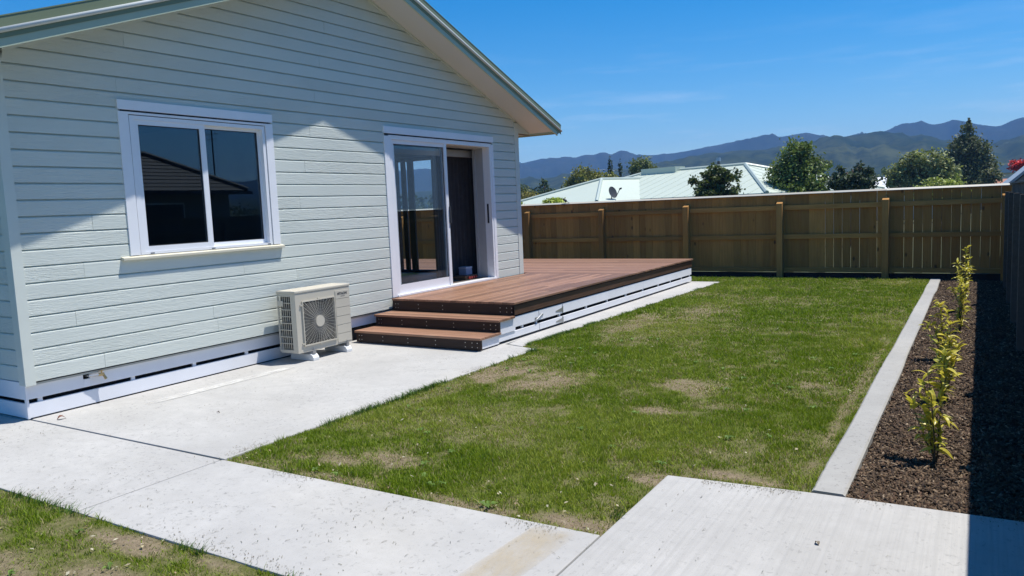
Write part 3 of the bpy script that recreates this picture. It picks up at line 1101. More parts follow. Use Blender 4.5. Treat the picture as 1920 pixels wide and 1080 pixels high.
# scribers under the soffit
for s in (-1, 1):
    sc = MB()
    A, B = YM + s * 0.0, YM + s * 3.85
    sc.loft([(0.0, A, soff(A) - 0.03), (0.03, A, soff(A) - 0.03), (0.03, A, soff(A)), (0.0, A, soff(A))],
            [(0.0, B, soff(B) - 0.03), (0.03, B, soff(B) - 0.03), (0.03, B, soff(B)), (0.0, B, soff(B))])
    build('scriber', sc, M['trim_sage'], house)

# roof: two planes with soffit, barge board, bead and metal capping
XO = 0.45
for s in (-1, 1):
    ye = YM + s * 4.50
    rf = MB()
    t0, t1 = (soff(YM) + 0.02, soff(YM) + 0.15), (soff(ye) + 0.02, soff(ye) + 0.15)
    rf.loft([(XO + 0.02, YM, t0[0]), (XO + 0.02, YM, t0[1]), (-9.6, YM, t0[1]), (-9.6, YM, t0[0])],
            [(XO + 0.02, ye, t1[0]), (XO + 0.02, ye, t1[1]), (-9.6, ye, t1[1]), (-9.6, ye, t1[0])])
    roof = build('roof', rf, M['roof_green'], house)
    yb = YM + s * 4.36
    sf = MB().loft([(XO, YM, soff(YM)), (XO, YM, soff(YM) + 0.012), (-0.0, YM, soff(YM) + 0.012), (-0.0, YM, soff(YM))],
                   [(XO, yb, soff(yb)), (XO, yb, soff(yb) + 0.012), (-0.0, yb, soff(yb) + 0.012), (-0.0, yb, soff(yb))])
    build('soffit', sf, M['soffit'], house)

    def strip(x0, x1, a, b, yend, mat, name, par):
        mb = MB().loft([(x0, YM, soff(YM) + a), (x1, YM, soff(YM) + a), (x1, YM, soff(YM) + b), (x0, YM, soff(YM) + b)],
                       [(x0, yend, soff(yend) + a), (x1, yend, soff(yend) + a), (x1, yend, soff(yend) + b), (x0, yend, soff(yend) + b)])
        return build(name, mb, mat, par)
    strip(XO + 0.001, XO + 0.022, -0.025, 0.075, YM + s * 4.46, M['barge'], 'barge_board', house)
    strip(XO + 0.0225, XO + 0.030, 0.04, 0.19, YM + s * 4.57, M['roof_green'], 'barge_capping', house)
    bdm = MB().tube((XO + 0.036, YM, soff(YM) + 0.096), (XO + 0.036, YM + s * 4.57, soff(YM + s * 4.57) + 0.096), 0.019, n=14)
    build('capping_bead', bdm, M['roof_bead'], house, smooth=True)
    strip(XO - 0.10, XO + 0.034, 0.1905, 0.20, YM + s * 4.57, M['roof_green'], 'capping_top', house)
    # eave: fascia board, flat eave soffit and gutter
    fy = YM + s * 4.36
    fa = MB().box(-9.5, XO, min(fy, fy + s * 0.03), max(fy, fy + s * 0.03), soff(fy) - 0.02, soff(fy) + 0.10)
    build('fascia', fa, M['barge'], house)
    gy = fy + s * 0.032
    gu = MB()
    pr = [(0, .10), (0, -.015), (.085, -.015), (.105, .095), (.098, .10), (.080, -.005), (.008, -.005), (.008, .10)]
    z_g = soff(fy) - 0.0
    gu.loft([(-9.5, gy + s * p, z_g + q) for p, q in pr], [(XO + 0.02, gy + s * p, z_g + q) for p, q in pr])
    build('gutter', gu, M['roof_green'], house)
    ey = Y1 if s > 0 else Y0
    er = MB().prism([(ey + s * 0.026, soff(fy) - 0.012), (fy, soff(fy) - 0.012), (fy, soff(fy)), (ey + s * 0.026, soff(ey + s * 0.026))], 'x', -0.10, 0.006)
    build('eave_return', er, M['trim_sage'], house)
    ev = MB().box(-9.0, -0.02, min(Y1 if s > 0 else Y0, fy), max(Y1 if s > 0 else Y0, fy), soff(fy) - 0.012, soff(fy) - 0.001)
    build('eave_soffit', ev, M['soffit'], house)

# house baseboards (white slats with a gap)
XB = -0.030


def baseboard(y0, y1, z0, z1, x=XB, par=None, nm='baseboard'):
    return build(nm, MB().box(x - 0.02, x, y0, y1, z0, z1), M['white_board'], par or house, bevel=0.003)


baseboard(3.09, 3.545, 0.165, 0.298)
baseboard(3.60, 6.62, 0.165, 0.298)
baseboard(3.545, 3.60, 0.165, 0.235)
baseboard(3.09, 6.62, 0.012, 0.132)
baseboard(6.62, 7.55, 0.165, 0.298)
build('baseboard', MB().box(-5, -0.055, 3.075, 3.093, 0.165, 0.305), M['white_board'], house)
build('baseboard', MB().box(-5, -0.055, 3.075, 3.093, 0.012, 0.132), M['white_board'], house)
build('corner_post', MB().box(-0.053, -0.022, 3.072, 3.0895, 0.010, 0.30), M['white_board'], house)
build('underfloor_shade', MB().box(-0.12, -0.085, 3.16, 7.5, -0.02, 0.28).box(-5, -0.12, 3.16, 3.19, -0.02, 0.28), M['black'], house)  # black sheet stands in for the shade under the house
for y in (3.17, 3.98, 4.62, 5.25, 5.75):
    build('spacer_block', MB().box(-0.06, -0.040, y, y + 0.035, 0.1325, 0.1645), M['white_board'], house)
build('bottom_flashing', MB().box(-0.03, 0.012, 3.137, 7.55, 0.299, 0.309), M['slot'], house)

# ---- sliding window
win = build('window', MB().box(0.001, 0.030, 4.045, 4.140, 1.262, 2.540).box(0.001, 0.030, 5.679, 5.774, 1.262, 2.540).box(0.001, 0.034, 4.045, 5.774, 2.557, 2.640).box(0.001, 0.028, 4.140, 5.679, 2.520, 2.540), M['white'], house)
fr = MB()
fr.box(-0.06, 0.022, 4.150, 4.195, 1.285, 2.512).box(-0.06, 0.022, 5.635, 5.669, 1.285, 2.512)
fr.box(-0.06, 0.022, 4.195, 5.635, 2.478, 2.512).box(-0.06, 0.024, 4.150, 5.669, 1.262, 1.2845)
build('frame', fr, M['upvc'], win)
build('frame_gap', MB().box(-0.05, 0.004, 4.1405, 4.1495, 1.265, 2.519).box(-0.05, 0.004, 5.6695, 5.6785, 1.265, 2.519).box(-0.05, 0.004, 4.150, 5.669, 2.5125, 2.519), M['slot'], win)
sa = MB()
sa.box(-0.025, 0.014, 4.1955, 4.235, 1.2855, 2.4775).box(-0.025, 0.014, 4.875, 4.935, 1.2855, 2.4775).box(-0.025, 0.014, 4.235, 4.875, 2.435, 2.4775).box(-0.025, 0.014, 4.235, 4.875, 1.2855, 1.335)
build('sash', sa, M['upvc'], win)
sa = MB()
sa.box(-0.055, -0.028, 5.605, 5.6345, 1.2855, 2.4775).box(-0.055, -0.028, 4.90, 4.94, 1.2855, 2.4775).box(-0.055, -0.028, 4.94, 5.605, 2.448, 2.4775).box(-0.055, -0.028, 4.94, 5.605, 1.2855, 1.325)
build('sash', sa, M['upvc'], win)
build('pane', MB().box(-0.008, -0.003, 4.235, 4.875, 1.335, 2.435), M['glass_window'], win)
build('pane', MB().box(-0.044, -0.039, 4.94, 5.605, 1.325, 2.448), M['glass_window'], win)
build('gasket', MB().box(-0.002, 0.006, 4.236, 4.242, 1.336, 2.434).box(-0.002, 0.006, 4.868, 4.874, 1.336, 2.434).box(-0.002, 0.006, 4.242, 4.868, 2.428, 2.434).box(-0.002, 0.006, 4.242, 4.868, 1.336, 1.342), M['slot'], win)
build('gasket', MB().box(-0.038, -0.032, 5.598, 5.604, 1.326, 2.447).box(-0.038, -0.032, 4.941, 4.947, 1.326, 2.447).box(-0.038, -0.032, 4.947, 5.598, 2.441, 2.447).box(-0.038, -0.032, 4.947, 5.598, 1.326, 1.332), M['slot'], win)
build('drip_slot', MB().box(0.001, 0.016, 4.085, 5.735, 2.541, 2.556), M['slot'], win)
sl_ = MB().prism([(0.0005, 1.262), (-0.0, 1.232), (0.062, 1.222), (0.062, 1.246)], 'y', 3.955, 5.80)
build('sill', sl_, M['cream'], win, bevel=0.003)
for y in (4.24, 4.90, 5.60):
    build('weep_hole', MB().box(0.0245, 0.0265, y, y + 0.04, 1.268, 1.275), M['slot'], win)

# ---- sliding door (left leaf is fixed, the right half stands open)
dor = build('sliding_door', MB().box(0.001, 0.030, 7.576, 7.668, 0.450, 2.525).box(0.001, 0.030, 10.075, 10.140, 0.450, 2.525).box(0.001, 0.034, 7.576, 10.140, 2.560, 2.648).box(0.001, 0.028, 7.668, 10.075, 2.526, 2.540), M['white'], house)
fr = MB()
fr.box(-0.10, 0.024, 7.6685, 7.725, 0.470, 2.5245).box(-0.10, 0.024, 10.03, 10.0745, 0.470, 2.5245)
fr.box(-0.10, 0.024, 7.725, 10.03, 2.487, 2.5245).box(-0.10, 0.045, 7.6685, 10.0745, 0.446, 0.4695)
build('frame', fr, M['upvc'], dor)
lf = MB()
lf.box(-0.035, 0.004, 7.728, 7.775, 0.4705, 2.4865).box(-0.035, 0.014, 8.865, 8.925, 0.4705, 2.4865).box(-0.035, 0.004, 7.775, 8.865, 2.435, 2.4865).box(-0.035, 0.004, 7.775, 8.865, 0.4705, 0.595)
build('leaf_frame', lf, M['upvc'], dor)
build('pane', MB().box(-0.018, -0.013, 7.775, 8.865, 0.595, 2.435), M['glass_door'], dor)
build('gasket', MB().box(-0.012, -0.004, 7.776, 7.784, 0.596, 2.434).box(-0.012, -0.004, 8.856, 8.864, 0.596, 2.434).box(-0.012, -0.004, 7.784, 8.856, 2.426, 2.434).box(-0.012, -0.004, 7.784, 8.856, 0.596, 0.604), M['slot'], dor)
lf = MB()
lf.box(-0.085, -0.048, 7.80, 7.85, 0.4705, 2.4865).box(-0.085, -0.048, 8.90, 8.955, 0.4705, 2.4865).box(-0.085, -0.048, 7.85, 8.90, 2.435, 2.4865).box(-0.085, -0.048, 7.85, 8.90, 0.4705, 0.585)
build('leaf_frame', lf, M['upvc'], dor)
build('pane', MB().box(-0.068, -0.064, 7.85, 8.90, 0.585, 2.435), M['glass_door'], dor)
build('drip_slot', MB().box(0.001, 0.016, 7.615, 10.10, 2.541, 2.559), M['slot'], dor)
build('handle', MB().box(0.014, 0.034, 8.915, 8.945, 1.36, 1.60).box(-0.02, 0.0135, 8.926, 8.94, 1.38, 1.58), M['slot'], dor, bevel=0.004)
rv = MB()
rv.box(-0.24, -0.1005, 10.02, 10.075, 0.47, 2.50).box(-0.24, -0.1005, 7.70, 10.02, 2.47, 2.51).box(-0.28, -0.2405, 10.00, 10.17, 0.462, 2.58)
build('reveal', rv, M['int_frame'], dor)
build('catch_plate', MB().box(-0.06, -0.03, 10.024, 10.0295, 1.32, 1.62), M['slot'], dor)
# pelmet rail seen through the opening
build('curtain_track', MB().box(-0.42, -0.36, 7.4, 10.6, 2.36, 2.46), M['int_frame'], house)

# ---- glazed door in the far wall of the room, seen through the front glass
bd = build('rear_sliding_door', MB().box(-2.62, -2.505, 10.77, 10.89, 0.455, 2.50).box(-1.68, -1.645, 10.77, 10.89, 0.455, 2.50).box(-2.505, -1.68, 10.77, 10.89, 2.44, 2.50).box(-2.505, -1.68, 10.77, 10.89, 0.455, 0.50), M['dark_steel'], house)
build('leaf_frame', MB().box(-2.245, -2.12, 10.80, 10.84, 0.501, 2.439), M['dark_steel'], bd)
build('leaf_frame', MB().box(-2.425, -2.33, 10.845, 10.88, 0.501, 2.439), M['dark_steel'], bd)
build('pane', MB().box(-2.12, -1.68, 10.825, 10.829, 0.50, 2.44), M['glass_door'], bd)
build('pane', MB().box(-2.505, -2.425, 10.855, 10.859, 0.50, 2.44), M['glass_door'], bd)


def curtain(name, label, pts_x, y0, y1, z0, z1, mat, amp, folds):
    n = 90
    ring = []
    for k in range(n + 1):
        t = k / n
        y = y0 + (y1 - y0) * t
        x = pts_x + amp * math.sin(t * folds * 2 * math.pi) + amp * 0.4 * math.sin(t * folds * 4.7 * math.pi + 1)
        ring.append((x, y))
    mb = MB()
    for (xa, ya), (xb, yb) in zip(ring[:-1], ring[1:]):
        mb.loft([(xa, ya, z0), (xb, yb, z0), (xb - 0.006, yb, z0), (xa - 0.006, ya, z0)], [(xa * .92 + pts_x * .08, ya, z1), (xb * .92 + pts_x * .08, yb, z1), (xb - 0.006, yb, z1), (xa - 0.006, ya, z1)])
    o = build(name, mb, mat)
    return tag(o, label, 'curtain')


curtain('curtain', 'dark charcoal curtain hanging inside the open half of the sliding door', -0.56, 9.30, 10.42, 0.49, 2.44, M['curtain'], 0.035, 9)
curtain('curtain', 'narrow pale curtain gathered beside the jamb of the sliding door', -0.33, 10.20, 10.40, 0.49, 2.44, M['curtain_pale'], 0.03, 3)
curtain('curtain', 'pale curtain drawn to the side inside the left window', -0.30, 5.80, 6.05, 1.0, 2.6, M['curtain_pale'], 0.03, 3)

# small things on the floor inside the open door
bx = thing('carton', 'small blue carton on the floor inside the open sliding door', 'carton', (-0.36, 9.78, 0.462))
m_blue = plain('blue_carton', (0.16, 0.22, 0.36), 0.6)
build('box_body', MB().box(-0.44, -0.30, 9.72, 9.88, 0.53, 0.63), m_blue, bx)
build('lid', MB().box(-0.443, -0.297, 9.717, 9.883, 0.6305, 0.655), plain('carton_lid', (0.30, 0.36, 0.48), 0.6), bx, bevel=0.003)
rb = thing('toy_tray', 'low red and brown tray under the blue carton inside the door', 'tray', (-0.36, 9.78, 0.462))
build('tray_body', MB().box(-0.47, -0.25, 9.62, 9.95, 0.4635, 0.525), plain('tray_brown', (0.20, 0.10, 0.05), 0.6), rb, bevel=0.01)
for k in range(4):
    build('ball', MB().disc((-0.24, 9.70 + 0.06 * k, 0.495), (1, 0, 0), 0.0, 0.022, 10, 0.02), plain('toy_red_%d' % 0, (0.50, 0.06, 0.04), 0.4), rb)

# ---- garden tap with its copper stub
tap = thing('garden_tap', 'brass garden tap poking out of the white baseboard near the house corner', 'tap', (-0.03, 3.57, 0.24))
build('pipe', MB().tube((-0.08, 3.575, 0.262), (0.0, 3.575, 0.262), 0.010).tube((0.0, 3.575, 0.262), (0.014, 3.66, 0.258), 0.010), M['galv'], tap)
tb = build('tap_body', MB().tube((0.012, 3.655, 0.258), (0.018, 3.70, 0.255), 0.014).tube((0.018, 3.692, 0.256), (0.032, 3.708, 0.212), 0.011, 0.013), M['brass'], tap)
build('handle', MB().tube((0.018, 3.68, 0.265), (0.018, 3.68, 0.285), 0.006).box(0.014, 0.022, 3.66, 3.70, 0.285, 0.292), M['brass'], tap, bevel=0.002)

# ================================================================== HEAT PUMP
hp = thing('heat_pump', 'beige outdoor heat pump unit with a round fan grille standing by the house wall', 'heat pump', (0.27, 5.97, 0))
HX0, HX1, HY0, HY1, HZ0, HZ1 = 0.125, 0.40, 5.575, 6.385, 0.105, 0.765
FC = Vector((HX1, 5.900, 0.412))
FH = 0.236   # half side of the fan opening
case = MB()
case.box(HX0, HX1 - 0.003, HY0, HY0 + 0.02, HZ0, HZ1 - 0.02)
case.v, case.f = [], []
# front skin in pieces around the fan opening
case.box(HX1 - 0.02, HX1, HY0, FC.y - FH, HZ0, HZ1 - 0.025)
case.box(HX1 - 0.02, HX1, FC.y - FH, FC.y + FH, FC.z + FH, HZ1 - 0.025)
case.box(HX1 - 0.02, HX1, FC.y - FH, FC.y + FH, HZ0, FC.z - FH)
case.box(HX1 - 0.02, HX1, FC.y + FH, HY1, HZ0, HZ1 - 0.025)
case.box(HX0, HX1 - 0.02, HY1 - 0.015, HY1, HZ0, HZ1 - 0.025)
case.box(HX0, HX1 - 0.02, HY0, HY1 - 0.015, HZ0, HZ0 + 0.012)
case.box(HX1 - 0.075, HX1 - 0.02, HY0, HY0 + 0.012, HZ0 + 0.012, HZ1 - 0.025)
casing = build('casing', case, M['hp'], hp)
build('top_panel', MB().box(HX0 - 0.006, HX1 + 0.006, HY0 - 0.006, HY1 + 0.006, HZ1 - 0.0245, HZ1 + 0.004), M['hp'], hp, bevel=0.008)
build('inner_box', MB().box(HX0 + 0.03, HX0 + 0.10, HY0 + 0.03, HY1 - 0.02, HZ0 + 0.014, HZ1 - 0.03), M['hp_fin'], hp)
build('partition', MB().box(HX0 + 0.10, HX1 - 0.021, FC.y + FH + 0.02, FC.y + FH + 0.03, HZ0 + 0.014, HZ1 - 0.03), M['hp_dark'], hp)
# louvred service panel: five proud strips
for k in range(6):
    z0 = 0.125 + k * 0.098
    build('service_panel', MB().box(HX1 + 0.0005, HX1 + 0.006, FC.y + FH + 0.022, HY1 - 0.004, z0, z0 + 0.092), M['hp'], hp, bevel=0.002)
# shroud, fan and wire guard
build('fan_shroud', MB().disc((HX1 - 0.06, FC.y, FC.z), (1, 0, 0), 0.225, 0.235, 40, 0.055), M['hp_dark'], hp)
fan = build('fan', MB().tube((HX1 - 0.10, FC.y, FC.z), (HX1 - 0.03, FC.y, FC.z), 0.05, 0.045, 20), M['hp_fin'], hp)
for b_ in range(3):
    mb = MB()
    a0 = b_ * 2 * math.pi / 3 + 0.5
    for j in range(6):
        th = a0 + j * 0.22
        th2 = th + 0.22
        x0_, x1_ = HX1 - 0.05 - j * 0.008, HX1 - 0.05 - (j + 1) * 0.008
        P0 = lambda r, t, x: (x, FC.y + r * math.cos(t), FC.z + r * math.sin(t))
        mb.loft([P0(.05, th, x0_), P0(.215, th + .25, x0_), P0(.215, th2 + .25, x1_), P0(.05, th2, x1_)],
                [P0(.05, th, x0_ - .003), P0(.215, th + .25, x0_ - .003), P0(.215, th2 + .25, x1_ - .003), P0(.05, th2, x1_ - .003)])
    build('fan_blade', mb, M['hp_fin'], fan)
gd = MB()
for s in range(1, 16):
    r = 0.055 + s * 0.0165
    n = 44
    prev = None
    for k in range(n + 1):
        a = 2 * math.pi * k / n
        y, z = r * math.cos(a), r * math.sin(a)
        ok = abs(y) < FH - 0.004 and abs(z) < FH - 0.004
        p = (HX1 + 0.012, FC.y + y, FC.z + z)
        if ok and prev:
            gd.tube(prev, p, 0.0013, n=4, cap=False)
        prev = p if ok else None
for k in range(36):
    a = 2 * math.pi * k / 36 + 0.03
    m_ = min(FH / max(abs(math.cos(a)), 1e-6), FH / max(abs(math.sin(a)), 1e-6))
    gd.tube((HX1 + 0.010, FC.y + 0.05 * math.cos(a), FC.z + 0.05 * math.sin(a)), (HX1 + 0.010, FC.y + m_ * math.cos(a), FC.z + m_ * math.sin(a)), 0.0017, n=4, cap=False)
guard = build('fan_guard', gd, M['hp_wire'], hp)
hub = MB().disc((HX1 + 0.010, FC.y, FC.z), (1, 0, 0), 0.0, 0.062, 32, 0.008)
build('guard_cap', hub, M['hp'], guard)
e = FH + 0.006
build('guard_rim', MB().box(HX1 + .001, HX1 + .016, FC.y - e, FC.y - e + .012, FC.z - e, FC.z + e).box(HX1 + .001, HX1 + .016, FC.y + e - .012, FC.y + e, FC.z - e, FC.z + e)
      .box(HX1 + .001, HX1 + .016, FC.y - e + .012, FC.y + e - .012, FC.z + e - .012, FC.z + e).box(HX1 + .001, HX1 + .016, FC.y - e + .012, FC.y + e - .012, FC.z - e, FC.z - e + .012), M['hp'], guard)
for (dy, dz) in ((-e - .012, e - .05), (0.0, e - .003), (-e - .012, -e + .02), (0, -e - .012)):
    build('guard_clip', MB().box(HX1 + .001, HX1 + .014, FC.y + dy - .012, FC.y + dy + .022, FC.z + dz, FC.z + dz + .016), M['hp'], guard)
# side coil with its bars
sg = MB()
zz = np.linspace(HZ0 + 0.03, HZ1 - 0.05, 9)
for z in zz:
    sg.box(HX0 + 0.012, HX1 - 0.078, HY0 - 0.002, HY0 + 0.006, z - 0.004, z + 0.004)
for x in np.linspace(HX0 + 0.015, HX1 - 0.078, 7):
    sg.box(x - 0.003, x + 0.003, HY0 + 0.0065, HY0 + 0.012, HZ0 + 0.02, HZ1 - 0.03)
build('side_guard', sg, M['hp'], hp)
build('side_frame', MB().box(HX0, HX0 + 0.012, HY0, HY0 + 0.014, HZ0, HZ1 - 0.026).box(HX0 + 0.012, HX1 - 0.0755, HY0, HY0 + 0.014, HZ0 + 0.0125, HZ0 + 0.03).box(HX0 + 0.012, HX1 - 0.0755, HY0, HY0 + 0.014, HZ1 - 0.05, HZ1 - 0.026), M['hp'], hp)
build('side_handle', MB().box(HX0 + 0.01, HX0 + 0.10, HY0 - 0.012, HY0 - 0.0025, HZ1 - 0.16, HZ1 - 0.10), M['hp'], hp, bevel=0.004)
for y in (5.74, 6.25):
    ft = MB().prism([(0.09, 0.0), (0.44, 0.0), (0.44, 0.03), (0.42, 0.06), (0.40, 0.07), (0.12, 0.07), (0.09, 0.05)], 'y', y, y + 0.085)
    fo = build('foot', ft, M['hp_foot'], hp, bevel=0.004)
    build('mounting_rail', MB().box(0.12, 0.42, y + 0.02, y + 0.065, 0.0705, 0.1045), M['galv'], hp)
    build('bolt', MB().tube((0.415, y + 0.042, 0.105), (0.415, y + 0.042, 0.135), 0.007), M['galv'], hp)
tx = bpy.data.curves.new('brand_lettering', 'FONT')
tx.body = 'HITACHI'
tx.size = 0.036
tx.extrude = 0.0008
tx.offset = 0.0011
tx.align_x = 'CENTER'
to = bpy.data.objects.new('brand_lettering', tx)
COL.objects.link(to)
to.parent = hp
to.scale = (1.08, 1, 1)
to.location = Vector((HX1 + 0.0072, 6.262, 0.660)) - hp.location
to.rotation_euler = (R(90), 0, R(90))
tx.materials.append(M['print'])
bpy.context.view_layer.update()
tme = bpy.data.meshes.new_from_object(to.evaluated_get(bpy.context.evaluated_depsgraph_get()))
tmo = bpy.data.objects.new('brand_lettering', tme)
COL.objects.link(tmo)
tmo.parent, tmo.scale, tmo.location, tmo.rotation_euler = hp, to.scale, to.location, to.rotation_euler
bpy.data.objects.remove(to)
tmo.name = 'brand_lettering'
sm = MB()
for k, w in enumerate((.006, .009, .004, .008, .007, .005, .009)):
    y = 6.238 + k * 0.0095
    sm.box(HX1 + 0.0065, HX1 + 0.0072, y, y + w * .75, 0.637, 0.645)
build('small_print', sm, M['print'], hp)

# ================================================================== DECK AND STEPS
deck = thing('deck', 'low red-brown timber deck with white slatted skirting wrapping the house corner', 'deck', (1.0, 10.5, 0))
XD, YD, YE, ZD = 1.906, 7.522, 14.03, 0.444
# lengthwise boards before the doors
nb = 20
pitch = (XD - 0.045) / nb
for k in range(nb):
    x0 = 0.045 + k * pitch
    ym = YD + 0.9 + (k * 1.37) % 2.3
    for a, b in ((YD, ym - 0.0015), (ym + 0.0015, 10.955)):
        build('deck_board', MB().box(x0 + 0.0025, x0 + pitch - 0.0025, a, b, ZD - 0.025, ZD + random.uniform(-.0006, .0006)), M['deck_y'], deck, bevel=0.0025)
build('breaker_board', MB().box(0.03, XD, 10.96, 11.045, ZD - 0.025, ZD), M['deck_x'], deck, bevel=0.0025)
nb2 = 32
p2 = (YE - 11.05) / nb2
for k in range(nb2):
    y0 = 11.05 + k * p2
    xm = -2.0 + (k * 1.13) % 3.2
    for a, b in ((-8.6, xm - 0.0015), (xm + 0.0015, XD)):
        build('deck_board', MB().box(a, b, y0 + 0.0025, y0 + p2 - 0.0025, ZD - 0.025, ZD + random.uniform(-.0008, .0008)), M['deck_x'], deck, bevel=0.0025)
# solid black block filling the space under it, fascia, skirting
build('underdeck_fill', MB().box(0.0, XD - 0.09, YD + 0.05, 10.88, 0.02, ZD - 0.035).box(-8.5, XD - 0.09, 10.95, YE - 0.05, 0.02, ZD - 0.035), M['black'], deck)
ycut = 11.9
for a, b in ((YD + 0.012, ycut - 0.001), (ycut + 0.001, YE - 0.012)):
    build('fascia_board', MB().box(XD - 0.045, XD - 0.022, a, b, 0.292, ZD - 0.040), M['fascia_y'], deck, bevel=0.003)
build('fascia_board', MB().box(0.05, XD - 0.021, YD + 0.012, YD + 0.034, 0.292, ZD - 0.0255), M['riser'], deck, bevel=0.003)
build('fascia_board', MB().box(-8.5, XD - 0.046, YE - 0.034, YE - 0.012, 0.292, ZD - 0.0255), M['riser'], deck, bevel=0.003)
XK = XD - 0.030
for z0, z1 in ((0.148, 0.272), (0.028, 0.108)):
    for a, b in ((7.20 if z0 > .1 else 6.86, 8.128), (8.142, 8.752), (8.768, 11.6), (11.603, 14.005)):
        build('skirting_board', MB().box(XK - 0.02, XK, a, b, z0, z1), M['white_board'], deck, bevel=0.003)
    build('skirting_board', MB().box(-8.5, XK - 0.021, 13.985, 14.004, z0, z1), M['white_board'], deck)
for y in (7.75, 8.09, 8.70, 9.5, 10.2, 10.9, 11.6, 12.3, 12.9, 13.5, 13.95):
    build('spacer_block', MB().box(XK - 0.045, XK - 0.0225, y, y + 0.035, 0.1085, 0.1475), M['white_board'], deck)
# access gate hardware
for z0 in (0.165, 0.030):
    hg = build('strap_hinge', MB().box(XK + .0005, XK + .006, 8.748, 8.772, z0 - 0.012, z0 + 0.075), M['galv'], deck)
    build('strap', MB().loft([(XK + .0005, 8.747, z0 + .005), (XK + .0045, 8.747, z0 + .005), (XK + .0045, 8.747, z0 + .058), (XK + .0005, 8.747, z0 + .058)],
                             [(XK + .0005, 8.57, z0 + .026), (XK + .0045, 8.57, z0 + .026), (XK + .0045, 8.57, z0 + .036), (XK + .0005, 8.57, z0 + .036)]), M['galv'], hg)
lt = build('latch', MB().box(XK + .0005, XK + .008, 8.03, 8.11, 0.165, 0.195), M['galv'], deck, bevel=0.002)
build('latch_keep', MB().box(XK + .0005, XK + .008, 8.16, 8.23, 0.195, 0.225), M['galv'], lt, bevel=0.002)
build('latch_bolt', MB().tube((XK + .014, 8.05, 0.165), (XK + .014, 8.20, 0.222), 0.007), M['galv'], lt)

# two steps
for nm, (xs, ya, yb, zt) in (('a', (0.085, 6.779, 7.163, 0.148)), ('b', (0.070, 7.163, 7.53, 0.290))):
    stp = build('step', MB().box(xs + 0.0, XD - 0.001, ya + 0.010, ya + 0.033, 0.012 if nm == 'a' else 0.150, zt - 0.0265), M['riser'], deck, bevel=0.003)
    nt = 4
    pt = (yb - ya + (0.05 if nm == 'a' else 0.0)) / nt
    for k in range(nt):
        y0 = ya - 0.012 + k * pt
        build('tread_board', MB().box(xs - 0.010, XD + 0.004, y0 + 0.002, y0 + pt - 0.002, zt - 0.0255, zt), M['deck_x'], stp, bevel=0.0025)
    build('end_board', MB().box(XD - 0.040, XD - 0.020, ya + 0.034, yb + 0.02, (0.018 if nm == 'a' else 0.114), zt - 0.027), M['white_board'], stp)
    build('end_board', MB().box(xs, xs + 0.02, ya + 0.034, yb + 0.02, 0.018, zt - 0.027), M['white_board'], stp)
sc = MB()
for (xs, y, zc) in ((0.085, 6.789, 0.066), (0.070, 7.173, 0.205), (0.05, 7.534, 0.352)):
    for x in [xs + .05, xs + .09, xs + .42, xs + .80, xs + 1.20, XD - .21, XD - .12, XD - .05]:
        for dz in (-0.024, 0.024):
            sc.tube((x, y - 0.0005, zc + dz), (x, y - 0.004, zc + dz), 0.0052, n=6)
build('screws', sc, M['screw'], deck, kind='stuff')

# ================================================================== FENCES
def paling_mesh(w, t, h, axis):
    mb = MB()
    if axis == 'x':
        mb.box(-w / 2, w / 2, 0, t, 0, h)
    else:
        mb.box(0, t, -w / 2, w / 2, 0, h)
    me = bpy.data.meshes.new('paling')
    me.from_pydata(mb.v, [], mb.f)
    return me


bf = thing('back_fence', 'brown treated pine paling fence with a pale capping across the end of the lawn', 'fence', (2.2, 15.45, 0))
pm = paling_mesh(0.143, 0.018, 1.50, 'x')
pm.materials.append(M['paling'])
x = -11.0
while x < 6.95:
    o = link('paling', pm, bf)
    gap = random.choice((0.0008, 0.001, 0.002)) if x < 3.8 else random.choice((0.002, 0.004, 0.006, 0.007))
    o.location = Vector((x + 0.0715, 15.482 + random.uniform(0, .003), 0.070 + random.uniform(-.006, .004))) - bf.location
    o.rotation_euler = (0, random.gauss(0, 0.0016 if x > 3.8 else 0.0006), random.gauss(0, 0.012))
    x += 0.143 + gap
posts_x = [-9.9, -8.05, -6.2, -4.35, -2.45, -0.575, 1.335, 3.20, 5.05, 6.88]
for px in posts_x:
    build('post', MB().prism([(15.30, -0.1), (15.435, -0.1), (15.435, 1.445), (15.30, 1.405)], 'x', px - 0.055, px + 0.055), M['post'], bf, bevel=0.003)
for z0, z1 in ((1.275, 1.365), (0.715, 0.800), (0.075, 0.160)):
    for a, b in zip(posts_x[:-1], posts_x[1:]):
        build('rail', MB().box(a + 0.0, b - 0.002, 15.437, 15.480, z0, z1), M['rail'], bf, bevel=0.003)
caps_x = [-11.0, -6.2, -2.45, 1.335, 5.05, 6.93]
for a, b in zip(caps_x[:-1], caps_x[1:]):
    build('capping', MB().prism([(15.430, 1.566), (15.525, 1.574), (15.525, 1.606), (15.430, 1.574)], 'x', a, b - 0.002), M['cap'], bf, bevel=0.002)
build('plinth_board', MB().box(-11, 6.9, 15.484, 15.500, -0.11, 0.062), M['black'], bf)

